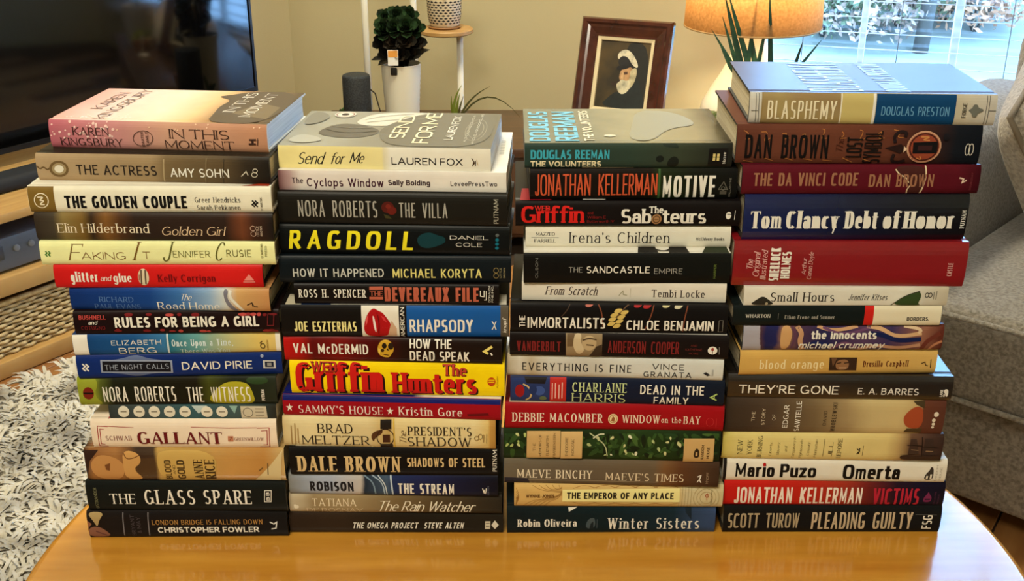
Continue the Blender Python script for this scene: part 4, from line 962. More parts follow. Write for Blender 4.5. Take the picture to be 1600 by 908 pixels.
# --- third stack
TL_ = (64, 168, 190)
book('C1', 7, [(0, (44, 64, 58)), (.5, (50, 66, 56)), (.75, (58, 66, 52)), (1, (36, 36, 32))], 'dark green hardcover with blue and cream capitals, topmost of the third stack',
 [('soldiers', [('e', 945, 340, 22, 18, (24, 28, 26)), ('p', [(990, 345), (1020, 322), (1050, 340), (1045, 384), (985, 384)], (26, 30, 26)), ('p', [(950, 255), (1020, 250), (1050, 285), (1010, 280), (960, 275)], (34, 46, 38))]),
  ('a', 'DOUGLAS REEMAN', 240, 670, 293, 342, 'condB', TL_), ('t', 'THE VOLUNTEERS', 242, 628, 352, 385, 'sansB', (240, 228, 190)), ('box_mark', [('r', 1208, 284, 1312, 378, (22, 20, 20)), ('r', 1232, 312, 1246, 350, (220, 200, 130)), ('r', 1254, 312, 1268, 350, (220, 200, 130)), ('l', [(1232, 330), (1268, 330)], 4, (22, 20, 20))]), ('k', 'Morrow', 1286, 1302, 304, 366, 'serif', WHITE, True)],
 [('a', 'DOUGLAS', .025, .125, .06, .9, 'condB', (120, 190, 214), True), ('a', 'REEMAN', .15, .265, .06, .9, 'condB', (120, 190, 214), True), ('t', 'THE VOLUNTEERS', .29, .34, .06, .92, 'sansB', (236, 226, 196), True),
  ('pale_sky', [('p', [(.5, .1), (.62, .05), (.72, .4), (.9, .5), (.8, .9), (.6, .95), (.55, .5)], (156, 150, 124)), ('e', .42, .2, .03, .03, (206, 200, 176))])],
 W=.158, cover=[(0, (126, 128, 112)), (.3, (132, 130, 112)), (.6, (164, 156, 128)), (.85, (150, 140, 112)), (.95, (100, 92, 72)), (1, (58, 54, 44))], grain=.08, topr=.2)
OR = (206, 88, 54)
book('C2', 7, [(0, (24, 19, 18)), (.58, (28, 22, 16)), (.62, (34, 44, 22)), (.8, (24, 26, 18)), (1, (20, 20, 19))], 'black hardcover with tall orange and white capitals, in the third stack',
 [('green_rule', [('v', 938, 950, (60, 92, 50))]), ('a', 'JONATHAN KELLERMAN', 265, 935, 424, 540, 'cond', OR), ('t', 'MOTIVE', 963, 1254, 434, 548, 'cond', WHITE), ('publisher_mark', [('l', [(1272, 505), (1298, 465), (1322, 505), (1272, 505)], 4, (110, 106, 96)), ('r', 1282, 512, 1318, 530, (84, 80, 72)), ('c', 1298, 500, 10, 9, 3, (110, 106, 96))]), ('k', 'BALLANTINE', 1330, 1340, 445, 545, 'sans', (130, 126, 116), True)],
 [('cover_print', [('p', [(.25, .04), (.5, .04), (.46, .2), (.3, .2)], (150, 130, 96)), ('p', [(.7, .04), (.92, .04), (.9, .2), (.72, .2)], (66, 96, 40))])])
book('C3', 7, (22, 18, 18), 'black hardcover with red slab name and white slab title, in the third stack',
 [('a', 'Griffin', 190, 535, 602, 686, 'slab', (214, 34, 30)), ('a', 'WEB', 262, 346, 600, 624, 'slab', (206, 40, 34)), ('a', 'and', 553, 584, 628, 642, 'sans', (124, 26, 26)), ('a', 'William E', 553, 655, 650, 664, 'sans', (124, 26, 26)), ('a', 'Butterworth IV', 553, 702, 672, 686, 'sans', (124, 26, 26)),
  ('t', 'The', 890, 968, 602, 636, 'slab', WHITE), ('t', 'Sab', 738, 905, 616, 690, 'slab', WHITE), ('seal', [('e', 934, 668, 28, 27, (170, 126, 84)), ('c', 934, 668, 18, 17, 4, (60, 40, 26)), ('l', [(922, 668), (946, 668)], 4, (60, 40, 26))]), ('t', 'teurs', 965, 1206, 616, 690, 'slab', WHITE),
  ('publisher_mark', [('e', 1328, 648, 15, 20, WHITE), ('r', 1320, 640, 1344, 644, (22, 18, 18)), ('l', [(1362, 622), (1362, 670)], 3, WHITE)])],
 [('red_flap', [('p', [(.02, .03), (.16, .03), (.14, .3), (.03, .3)], (150, 20, 34)), ('l', [(.3, .05), (.4, .05)], .006, WHITE), ('e', .82, .2, .006, .05, (220, 214, 200))])])
book('C4', 7, (232, 227, 210), 'off-white hardcover with black serif title and ruled author names, in the third stack',
 [('a', 'MAZZEO', 270, 373, 742, 759, 'serifB', (36, 32, 30)), ('a', 'FARRELL', 262, 380, 776, 793, 'serifB', (36, 32, 30)), ('rule', [('l', [(245, 768), (396, 769)], 2.5, (60, 56, 50))]), ('t', "Irena's Children", 455, 1002, 742, 796, 'serifL', (34, 30, 30)), ('k', 'McElderry Books', 1147, 1303, 768, 783, 'serifB', (50, 46, 42))], board='w')
book('C5', 8, [(0, (18, 17, 17)), (1, (20, 22, 20))], 'black hardcover with small spaced white capitals and white cover, in the third stack',
 [('a', 'OLSON', 266, 281, 88, 186, 'light', (150, 150, 144), True), ('t', 'THE', 448, 522, 131, 157, 'light', (180, 178, 172)), ('t', 'SANDCASTLE', 545, 888, 127, 161, 'sans', WHITE), ('t', 'EMPIRE', 913, 1066, 137, 165, 'light', (180, 178, 172)), ('k', 'HARPER', 1236, 1249, 116, 190, 'sans', (110, 130, 60), True)],
 [('iron_arch', [('p', [(.55, .02), (.65, .02), (.63, .3), (.57, .3)], BLACK), ('p', [(.7, .02), (.8, .02), (.78, .3), (.72, .3)], BLACK), ('c', .675, .2, .05, .14, .01, BLACK), ('p', [(.86, .02), (.99, .02), (.99, .2), (.9, .2)], (40, 50, 30))])], cover=(228, 224, 212))
book('C6', 8, (226, 219, 206), 'thin off-white paperback with italic title at left, in the third stack',
 [('t', 'From Scratch', 320, 612, 238, 278, 'ital', (60, 46, 40)), ('a', 'Tembi Locke', 902, 1190, 256, 293, 'serif', (58, 48, 44)), ('publisher_mark', [('l', [(724, 282), (745, 258), (748, 278), (768, 280)], 4, (150, 146, 110)), ('l', [(785, 246), (785, 292)], 3, (190, 184, 160))])], kind='p', board='w')
VB = (130, 70, 46)
book('C7', 8, (20, 18, 19), 'black hardcover with golden leaves between white capitals, in the third stack',
 [('branches', [('l', [(465, 325), (445, 365), (410, 400)], 5, (74, 56, 44)), ('l', [(610, 338), (632, 380), (640, 450)], 6, VB), ('l', [(790, 335), (745, 365), (700, 420)], 5, (110, 80, 56)), ('l', [(915, 345), (900, 400), (870, 470)], 6, VB), ('l', [(1100, 345), (1085, 400), (1078, 480)], 6, VB)]),
  ('golden_leaves', [('p', [(cx - 24, cy + 8), (cx - 16, cy - 6), (cx, cy - 12), (cx + 26, cy - 10), (cx + 14, cy + 6), (cx - 2, cy + 11)], (214, 186, 104)) for cx, cy in ((720, 372), (755, 380), (700, 392), (738, 402), (690, 414), (728, 424), (685, 436), (715, 448))]),
  ('red_leaves', [('p', [(cx - 28, cy + 10), (cx - 16, cy - 8), (cx + 2, cy - 14), (cx + 28, cy - 8), (cx + 14, cy + 8), (cx - 4, cy + 14)], c) for cx, cy, c in ((830, 344, (176, 40, 44)), (880, 348, (170, 40, 44)), (565, 340, (196, 110, 96)), (985, 345, (210, 200, 150)), (1050, 350, (206, 200, 170)))]),
  ('t', 'THE', 180, 212, 392, 448, 'cond', WHITE, True), ('t', 'IMMORTALISTS', 225, 652, 402, 456, 'cond', WHITE), ('a', 'CHLOE BENJAMIN', 768, 1245, 420, 471, 'cond', WHITE), ('publisher_mark', [('l', [(1272, 420), (1294, 420), (1294, 480), (1272, 480), (1272, 420)], 3, (130, 126, 120))])])
DR = (122, 34, 34)
book('C8', 8, (24, 18, 18), 'black hardcover with narrow dark red capitals and a sepia face, in the third stack',
 [('photograph', [('p', [(432, 494), (632, 500), (630, 618), (434, 610)], (150, 128, 96)), ('p', [(480, 498), (520, 498), (512, 540), (540, 580), (500, 606), (470, 560)], (206, 186, 150)), ('e', 560, 545, 40, 36, (190, 166, 128)), ('l', [(525, 530), (560, 520), (600, 528)], 8, (70, 52, 36)), ('l', [(545, 552), (585, 556)], 7, (80, 58, 40)), ('p', [(440, 500), (480, 498), (470, 560), (440, 560)], (110, 88, 62)), ('p', [(600, 560), (630, 550), (630, 616), (560, 612)], (60, 46, 34))]),
  ('t', 'VANDERBILT', 165, 405, 533, 583, 'cond', DR), ('a', 'ANDERSON COOPER', 662, 1050, 536, 597, 'cond', DR), ('a', 'AND', 1112, 1146, 553, 563, 'light', (130, 50, 46)), ('a', 'KATHERINE', 1084, 1174, 572, 583, 'light', (130, 50, 46)), ('a', 'HOWE', 1104, 1154, 592, 602, 'light', (130, 50, 46)),
  ('publisher_mark', [('e', 1230, 582, 26, 20, WHITE), ('e', 1230, 576, 8, 8, (160, 60, 50)), ('l', [(1230, 580), (1230, 598)], 4, (90, 60, 40)), ('l', [(1266, 564), (1266, 602)], 3, (150, 146, 140))])],
 [('cover_print', [('r', .05, .02, .99, .1, (196, 190, 180))])], board='w')
book('C9', 8, [(0, (176, 160, 128)), (.05, (214, 208, 194)), (.12, (186, 172, 146)), (.2, (206, 204, 196)), (.4, (204, 200, 190)), (.55, (214, 216, 212)), (1, (212, 214, 210))], 'grey-white hardcover with widely spaced black capitals, in the third stack',
 [('t', 'EVERYTHING IS FINE', 197, 792, 656, 694, 'wide', (34, 32, 34)), ('a', 'VINCE', 905, 1078, 660, 690, 'wide', (34, 32, 34)), ('a', 'GRANATA', 860, 1120, 700, 730, 'wide', (34, 32, 34)), ('publisher_mark', [('p', [(1182, 708), (1198, 702), (1222, 718), (1206, 724)], (40, 40, 44)), ('r', 1228, 690, 1238, 722, (170, 172, 170))])], grain=.08, board='w')
PG = (200, 214, 156)
book('C10', 8, [(0, (34, 44, 84)), (.2, (28, 40, 92)), (.3, (20, 28, 52)), (.7, (22, 30, 52)), (1, (20, 28, 44))], 'navy hardcover with pale green lettering beside a red box, in third stack',
 [('painted_scene', [('p', [(135, 735), (345, 735), (345, 858), (135, 858)], (40, 56, 108)), ('e', 182, 800, 26, 34, (150, 26, 30)), ('l', [(200, 765), (235, 780), (250, 830), (215, 852)], 9, (206, 180, 120)), ('p', [(205, 730), (330, 735), (320, 765), (220, 762)], (30, 26, 30)), ('e', 290, 800, 30, 24, (60, 84, 150)), ('e', 255, 795, 22, 26, (34, 50, 100)), ('e', 310, 840, 20, 12, (96, 110, 80))]),
  ('red_label', [('r', 347, 734, 436, 862, (186, 44, 38)), ('r', 358, 760, 363, 845, (240, 200, 190)), ('r', 375, 760, 380, 840, (240, 200, 190)), ('r', 395, 768, 400, 842, (240, 200, 190)), ('r', 412, 758, 417, 840, (240, 200, 190))]),
  ('a', 'CHARLAINE', 470, 766, 762, 808, 'serif', PG), ('a', 'HARRIS', 470, 762, 815, 862, 'serif', PG), ('t', 'DEAD IN THE', 840, 1185, 778, 822, 'sans', WHITE), ('t', 'FAMILY', 917, 1106, 834, 871, 'sans', WHITE), ('publisher_mark', [('l', [(1258, 820), (1224, 836), (1258, 850)], 8, (180, 206, 120)), ('l', [(1244, 826), (1244, 846)], 5, (180, 206, 120))])], grain=.05)
book('C11', 9, (158, 18, 26), 'red hardcover with cream lettering round a small cream medallion, in the third stack',
 [('a', 'DEBBIE MACOMBER', 135, 628, 126, 171, 'serif', (240, 224, 206)), ('medallion', [('e', 686, 155, 27, 26, (236, 214, 166)), ('c', 686, 155, 20, 19, 3, (160, 110, 60)), ('p', [(675, 165), (684, 140), (696, 150), (694, 168)], (150, 90, 50))]), ('t', 'WINDOW', 737, 942, 136, 175, 'serif', (240, 216, 196)), ('t', 'on the', 950, 1058, 146, 174, 'serif', (240, 216, 196)), ('t', 'BAY', 1072, 1162, 142, 180, 'serif', (240, 216, 196)), ('publisher_mark', [('c', 1215, 170, 20, 20, 3, (190, 50, 52)), ('l', [(1250, 152), (1250, 196)], 3, (190, 50, 52))])],
 [('cover_print', [('r', .02, .02, .64, .09, (222, 206, 176))])], board='w')
TN = (206, 170, 112)
book('C12', 9, [(0, (34, 52, 26)), (.3, (26, 40, 20)), (.6, (40, 62, 28)), (1, (26, 40, 22))], 'dark green botanical hardcover with three tan labels, in the third stack',
 [('leaf_pattern', leafy(rg, 100, 1262, 240, 368, 150, ((52, 82, 36), (36, 62, 30), (70, 100, 46), (22, 34, 18), (46, 74, 34)), 42, 15)), ('flowers', leafy(rg, 530, 1060, 238, 350, 18, ((206, 206, 150), (176, 190, 130), (222, 220, 190)), 16, 9) + leafy(rg, 105, 215, 235, 300, 7, ((176, 190, 110), (200, 206, 140)), 18, 10) + [('l', [(560, 235), (620, 270), (650, 300), (660, 350)], 6, (190, 196, 150)), ('l', [(580, 260), (610, 240), (640, 240)], 7, (214, 214, 180))]),
  ('labels', [('r', 220, 226, 402, 358, TN), ('r', 405, 228, 522, 364, (212, 178, 120)), ('r', 1073, 260, 1236, 388, TN)]),
  ('t', 'THE', 254, 268, 280, 322, 'serif', (60, 40, 24), True), ('t', 'MEMOIRS OF', 286, 300, 240, 350, 'serif', (60, 40, 24), True), ('t', 'ELIZABETH', 326, 340, 248, 346, 'serif', (60, 40, 24), True), ('t', 'FRANKENSTEIN', 364, 377, 234, 356, 'serif', (60, 40, 24), True), ('a', 'THEODORE', 430, 444, 254, 350, 'serif', (60, 40, 24), True), ('a', 'ROSZAK', 464, 478, 264, 346, 'serif', (60, 40, 24), True),
  ('publisher_mark', [('p', [(1128, 360), (1128, 325), (1145, 306), (1158, 325), (1158, 360)], (50, 36, 24)), ('r', 1138, 330, 1148, 350, TN)]), ('k', 'RANDOM', 1168, 1182, 292, 368, 'serifB', (60, 40, 24), True), ('k', 'HOUSE', 1198, 1212, 302, 364, 'serifB', (60, 40, 24), True)])
book('C13', 9, [(0, (110, 100, 84)), (.3, (104, 92, 76)), (.7, (106, 90, 70)), (.75, (118, 84, 52)), (.82, (96, 62, 38)), (.9, (84, 58, 40)), (1, (64, 46, 34))], 'taupe hardcover with cream capitals and reddish right end, in the third stack',
 [('dark_edge', [('p', [(98, 468), (230, 474), (240, 506), (100, 498)], (40, 38, 52)), ('l', [(230, 480), (700, 492), (940, 498)], 4, (150, 136, 112))]), ('a', 'MAEVE BINCHY', 168, 578, 433, 474, 'serif', (236, 224, 200)), ('t', "MAEVE'S TIMES", 652, 1077, 452, 491, 'serif', (226, 210, 180)), ('publisher_mark', [('l', [(1150, 470), (1170, 462), (1162, 485), (1172, 500)], 6, WHITE), ('l', [(1165, 478), (1150, 498)], 5, WHITE)]), ('k', 'KNOPF', 1198, 1210, 446, 506, 'serif', (196, 170, 140), True)], grain=.04)
LNB = (160, 118, 60)
rings = []
for k in range(5):
    rings.append(('l', [(200 + 28 * k, 634), (240 + 26 * k, 600), (330 + 16 * k, 585), (410, 570 - 6 * k)], 2.5, LNB))
    rings.append(('l', [(250 + 36 * k, 520), (300 + 25 * k, 545 - 2 * k), (410, 556 - 7 * k)], 2.5, LNB))
    rings.append(('l', [(160, 530 + 18 * k), (182 - 2 * k, 575), (160, 625 - 12 * k)], 2.5, LNB))
    rings.append(('l', [(470 + 110 * k, 606), (530 + 110 * k, 622), (600 + 110 * k, 608)], 2.5, LNB))
    rings.append(('l', [(470 + 110 * k, 536), (530 + 110 * k, 522), (600 + 110 * k, 536)], 2.5, LNB))
book('C14', 9, [(0, (214, 176, 108)), (.3, (216, 180, 112)), (.78, (214, 186, 122)), (.82, (210, 198, 158)), (1, (206, 192, 150))], 'tan ring-patterned hardcover with pale yellow title label, in the third stack',
 [('ring_lines', rings + [('c', 1195, 582, 34 + 18 * k, 26 + 14 * k, 2.5, (176, 160, 116)) for k in range(3)] + [('l', [(1050 + 16 * k, 532), (1046 + 16 * k, 626)], 2.5, (176, 160, 116)) for k in range(5)]), ('title_label', [('r', 413, 540, 1050, 602, (242, 232, 160))]), ('a', 'WYNNE-JONES', 215, 370, 565, 581, 'sansB', (96, 60, 26)), ('t', 'THE EMPEROR OF ANY PLACE', 438, 1018, 556, 588, 'sansB', (34, 28, 20)),
  ('publisher_mark', [('c', 1198, 572, 8, 7, 3, (170, 60, 30)), ('l', [(1198, 560), (1198, 592)], 3, (170, 60, 30))]), ('k', 'CANDLEWICK', 1218, 1226, 545, 612, 'sans', (110, 90, 50), True)], board='w')
book('C15', 9, [(0, (20, 30, 34)), (.5, (18, 36, 42)), (.8, (24, 44, 56)), (.88, (46, 66, 96)), (1, (58, 78, 118))], 'dark teal hardcover turning slate blue at right, at the bottom of the third stack',
 [('a', 'Robin Oliveira', 168, 490, 702, 740, 'serifB', WHITE), ('emblem', [('p', [(540, 748), (542, 715), (562, 694), (590, 694), (590, 748)], (70, 84, 90)), ('p', [(560, 748), (566, 722), (580, 712), (582, 748)], (24, 36, 42)), ('r', 598, 700, 603, 746, (60, 72, 80))]), ('t', 'Winter Sisters', 660, 1158, 692, 748, 'serif', WHITE), ('torn_corner', [('p', [(440, 645), (492, 643), (445, 664)], (226, 222, 210))]), ('figure', [('p', [(1075, 640), (1110, 640), (1112, 700), (1080, 665)], (24, 40, 54))])], grain=.03)
# --- fourth stack
book('D1', 10, [(0, (206, 202, 192)), (.048, (206, 202, 192)), (.05, (150, 128, 80)), (.36, (150, 130, 84)), (.38, (196, 178, 112)), (.5, (190, 170, 104)), (1, (198, 192, 182))], 'large hardcover with gold, blue and white spine, topmost of the fourth stack',
 [('colour_panels', [('v', 294, 684, mat('bronze_print', (150, 124, 84), .3, noise=((176, 160, 100), 14, 2, .35, .65))), ('v', 690, 846, (200, 182, 116)), ('v', 862, 1258, (14, 66, 112))]), ('pale_rules', [('v', 684, 691, (232, 226, 206)), ('v', 846, 860, (236, 234, 226))]), ('frame_lines', [('l', [(262, 180), (258, 320)], 3, (90, 88, 84)), ('l', [(276, 180), (272, 320)], 3, (90, 88, 84)), ('l', [(236, 262), (270, 262)], 3, (90, 88, 84)), ('l', [(1424, 190), (1422, 338)], 3, (90, 88, 84)), ('l', [(1412, 190), (1408, 338)], 3, (90, 88, 84)), ('l', [(1424, 265), (1460, 265)], 3, (90, 88, 84))]),
  ('t', 'BLASPHEMY', 318, 664, 214, 306, 'condL', (236, 226, 196)), ('a', 'DOUGLAS PRESTON', 890, 1228, 244, 290, 'condL', (104, 160, 200)), ('k', 'FORGE', 1292, 1312, 226, 300, 'serifB', (84, 84, 78), True), ('publisher_mark', [('p', [(1318, 262), (1340, 252), (1345, 232), (1365, 232), (1370, 250), (1396, 256), (1396, 268), (1370, 276), (1366, 298), (1345, 298), (1340, 276)], (110, 112, 104))])],
 [('t', 'BLASPHEMY', .25, .47, .06, .95, 'cond', mat('silver_print', (150, 160, 190), .3), True), ('a', 'DOUGLAS PRESTON', .56, .66, .06, .95, 'cond', mat('silver_print', (150, 160, 190), .3), True)],
 W=.165, board='k', cover=(80, 82, 112), topr=.28, coat=.03)
SYM = (176, 112, 58)
book('D2', 10, [(0, (98, 56, 43)), (.3, (108, 62, 46)), (.62, (100, 56, 42)), (.72, (76, 42, 35)), (.85, (44, 32, 34)), (.9, (22, 26, 34)), (1, (18, 22, 30))], 'rust brown hardcover with dark ringed seal emblem, in the fourth stack',
 [('scratched_symbols', [('l', [(195 + 95 * k + rg.uniform(-20, 20), 350 + rg.uniform(0, 40)), (225 + 95 * k, 360 + rg.uniform(0, 30)), (200 + 95 * k, 395 + rg.uniform(0, 30)), (235 + 95 * k, 400)], 4, SYM) for k in range(9)] + [('l', [(200 + 100 * k, 505 + rg.uniform(-10, 10)), (250 + 100 * k, 520 + rg.uniform(-10, 10))], 4, SYM) for k in range(7)]),
  ('a', 'DAN BROWN', 205, 624, 384, 502, 'cond', (20, 17, 18)), ('t', 'The', 662, 698, 390, 480, 'script', (70, 34, 26), True), ('t', 'LOST', 714, 794, 396, 498, 'condB', (26, 20, 20), True), ('t', 'SYMBOL', 802, 890, 366, 528, 'cond', (26, 20, 20), True),
  ('seal', [('p', [(905, 450), (985, 430), (1010, 452), (985, 478)], (40, 24, 24)), ('l', [(955, 425), (945, 390), (975, 368), (1010, 375), (1000, 395)], 16, (36, 24, 26)), ('l', [(955, 480), (945, 515), (980, 525), (1015, 512)], 16, (36, 24, 26)), ('e', 1100, 446, 84, 78, (150, 70, 48)), ('c', 1100, 446, 82, 76, 9, (196, 150, 120)), ('c', 1100, 446, 70, 66, 7, (70, 34, 30)), ('p', [(1044, 422), (1165, 418), (1168, 476), (1046, 478)], (20, 18, 22)), ('r', 1070, 438, 1140, 462, (58, 32, 34)), ('l', [(1080, 395), (1130, 395), (1085, 410), (1125, 412)], 6, (206, 140, 80)), ('l', [(1085, 490), (1095, 510), (1070, 500)], 5, (206, 140, 80)), ('p', [(1000, 440), (1018, 455), (1000, 472)], (230, 200, 170)), ('e', 1205, 395, 16, 18, (26, 24, 30))]),
  ('publisher_mark', [('c', 1318, 457, 11, 28, 4, (206, 200, 190)), ('c', 1336, 457, 11, 28, 4, (206, 200, 190))])], grain=.03)
RB = (160, 112, 84)
book('D3', 10, [(0, (92, 22, 34)), (.9, (88, 20, 32)), (1, (60, 14, 24))], 'maroon hardcover with dull bronze capitals and a torn jacket print, in the fourth stack',
 [('tear', [('p', [(948, 543), (1095, 541), (1108, 600), (1090, 682), (1020, 682), (1030, 640), (980, 600), (955, 575)], (70, 32, 30)), ('l', [(948, 560), (970, 585), (1005, 598), (1022, 625)], 6, (226, 206, 170)), ('l', [(1030, 640), (1018, 660), (1022, 682)], 6, (226, 206, 170)), ('l', [(1098, 542), (1106, 590), (1098, 640), (1088, 682)], 7, (226, 206, 170))]),
  ('t', 'THE DA VINCI CODE', 238, 764, 577, 640, 'cond', RB), ('a', 'DAN BROWN', 820, 1147, 583, 645, 'cond', RB), ('publisher_mark', [('l', [(1274, 600), (1296, 606), (1290, 625), (1312, 612)], 7, (226, 200, 180))]), ('k', 'DOUBLEDAY', 1332, 1341, 574, 662, 'sans', (130, 60, 66), True)])
book('D4', 10, [(0, (16, 30, 84)), (.3, (14, 26, 70)), (.6, (12, 18, 44)), (.8, (12, 14, 28)), (1, (10, 11, 18))], 'thick navy hardcover with heavy white serif lettering, fourth from top of the fourth stack',
 [('a', 'Tom', 222, 380, 768, 853, 'fat', WHITE), ('a', 'Clancy', 402, 670, 768, 853, 'fat', WHITE), ('t', 'Debt', 700, 866, 768, 853, 'fat', WHITE), ('t', 'of', 892, 978, 768, 853, 'fat', WHITE), ('t', 'Honor', 996, 1254, 768, 853, 'fat', WHITE), ('k', 'PUTNAM', 1285, 1306, 764, 852, 'serifB', WHITE, True)], rough=.22, coat=.4)
PKW = (232, 190, 184)
book('D5', 11, (138, 20, 28), 'thick red hardcover with sideways white lettering, in the fourth stack',
 [('t', 'The', 222, 254, 152, 212, 'ital', PKW, True), ('t', 'Original', 258, 292, 118, 252, 'ital', PKW, True), ('t', 'Illustrated', 300, 332, 108, 268, 'ital', PKW, True), ('t', 'SHERLOCK', 350, 403, 98, 273, 'condB', WHITE, True), ('t', 'HOLMES', 412, 462, 118, 260, 'condB', WHITE, True), ('a', 'Arthur', 526, 548, 148, 240, 'ital', PKW, True), ('a', 'Conan Doyle', 558, 582, 116, 266, 'ital', PKW, True), ('k', 'CASTLE', 1323, 1350, 176, 246, 'sans', PKW, True)], rough=.28, coat=.35, board='r', W=.18)
book('D6', 11, [(0, (228, 224, 212)), (.8, (226, 222, 208)), (1, (196, 186, 164))], 'thin white paperback with dark peak and green hill pictures, in fourth stack',
 [('dark_peak', [('p', [(248, 407), (290, 374), (320, 356), (352, 374), (396, 407)], (46, 44, 38)), ('e', 345, 398, 8, 8, (176, 166, 140))]), ('t', 'Small Hours', 362, 710, 338, 386, 'serif', (44, 40, 36)), ('a', 'Jennifer Kitses', 785, 1002, 348, 378, 'ital', (60, 54, 50)), ('green_hill', [('p', [(1020, 405), (1080, 365), (1120, 345), (1170, 332), (1182, 362), (1165, 395), (1190, 404)], (56, 76, 40)), ('l', [(1022, 404), (1090, 355), (1170, 332)], 5, (70, 66, 50))]), ('publisher_mark', [('c', 1210, 352, 9, 11, 4, (60, 56, 50)), ('c', 1228, 352, 9, 11, 4, (60, 56, 50)), ('r', 1244, 335, 1249, 372, (140, 134, 120)), ('r', 1258, 332, 1263, 374, (140, 134, 120))])], kind='p', board='w')
book('D7', 11, (22, 29, 29), 'slim hardcover with black, red and cream bands, in the fourth stack',
 [('colour_bands', [('v', 868, 918, (206, 36, 30)), ('v', 918, 1288, (234, 224, 196))]), ('a', 'WHARTON', 220, 355, 457, 474, 'serifB', (206, 202, 190)), ('t', 'Ethan Frome and Summer', 435, 707, 461, 480, 'serif', (180, 176, 166)), ('rule', [('l', [(398, 452), (399, 482)], 2.5, (110, 110, 104))]), ('k', 'BORDERS.', 1102, 1224, 470, 489, 'sansB', (24, 22, 22))])
SW = [('l', [(500, 525), (530, 560), (520, 600), (545, 650)], 26, (196, 150, 112)), ('l', [(470, 522), (500, 570), (480, 640)], 14, (96, 60, 84)), ('l', [(610, 525), (680, 545), (760, 540), (830, 525)], 18, (206, 160, 120)), ('l', [(640, 530), (720, 560), (800, 560), (900, 530)], 14, (110, 72, 110)), ('l', [(880, 525), (960, 535), (1040, 580), (1180, 560)], 22, (214, 172, 130)), ('l', [(900, 560), (980, 570), (1050, 600), (1180, 590)], 26, (24, 34, 84)), ('l', [(840, 650), (930, 620), (1060, 640), (1180, 620)], 20, (196, 150, 120)), ('l', [(1080, 525), (1180, 540), (1160, 560)], 16, (226, 196, 160)), ('l', [(1190, 650), (1210, 600), (1280, 560)], 24, (110, 52, 40)), ('l', [(1230, 650), (1250, 620), (1295, 600)], 14, (190, 130, 96)), ('l', [(690, 650), (760, 600), (850, 640)], 16, (120, 80, 110)), ('p', [(412, 540), (430, 522), (460, 522), (478, 560), (470, 620), (450, 648), (418, 640)], (206, 160, 108)), ('l', [(555, 640), (600, 600), (680, 620)], 18, (26, 36, 90))]
book('D8', 11, [(0, (168, 164, 176)), (.096, (168, 164, 176)), (.1, (84, 56, 60)), (.13, (34, 36, 84)), (.17, (40, 40, 90)), (.2, (150, 108, 84)), (.27, (80, 56, 80)), (.4, (40, 40, 84)), (.6, (90, 64, 96)), (.75, (60, 50, 90)), (.9, (150, 100, 80)), (1, (96, 46, 36))], 'hardcover with marbled purple, blue and tan swirls, in the fourth stack',
 [('marbled_swirls', SW), ('t', 'the innocents', 580, 936, 546, 590, 'sansB', WHITE), ('a', 'michael crummey', 518, 988, 603, 640, 'italsans', WHITE)], grain=.1)
book('D9', 11, [(0, (212, 170, 92)), (.6, (210, 168, 90)), (1, (216, 176, 102))], 'mustard hardcover with a small dark face picture, in the fourth stack',
 [('t', 'blood orange', 303, 652, 704, 751, 'serif', (240, 224, 176)), ('photograph', [('r', 680, 692, 830, 760, (58, 38, 28)), ('p', [(725, 705), (775, 700), (790, 725), (780, 755), (725, 758), (712, 730)], (150, 108, 74)), ('l', [(720, 722), (745, 718)], 6, (40, 26, 20)), ('l', [(760, 720), (785, 718)], 6, (40, 26, 20)), ('l', [(735, 745), (775, 745)], 5, (206, 176, 140)), ('p', [(690, 695), (720, 695), (700, 740)], (110, 76, 52))]), ('a', 'Drusilla Campbell', 865, 1110, 708, 738, 'serif', (96, 34, 20)), ('publisher_mark', [('l', [(1180, 722), (1200, 714), (1205, 730), (1218, 734)], 5, (60, 40, 24)), ('l', [(1232, 700), (1232, 745)], 5, (60, 40, 24))])])
book('D10', 12, (25, 19, 19), 'black hardcover with thin wide white capitals, jutting out of the fourth stack',
 [('t', "THEY'RE GONE", 185, 732, 8, 52, 'sans', WHITE), ('a', 'E. A. BARRES', 837, 1168, 22, 56, 'sans', (226, 222, 216)), ('publisher_mark', [('p', [(1304, 26), (1328, 26), (1328, 66), (1318, 66), (1312, 48), (1304, 44)], WHITE), ('r', 1304, 52, 1312, 66, WHITE)]), ('k', 'LANE', 1284, 1299, 28, 66, 'sansB', WHITE, True)], topr=.12, coat=.8)
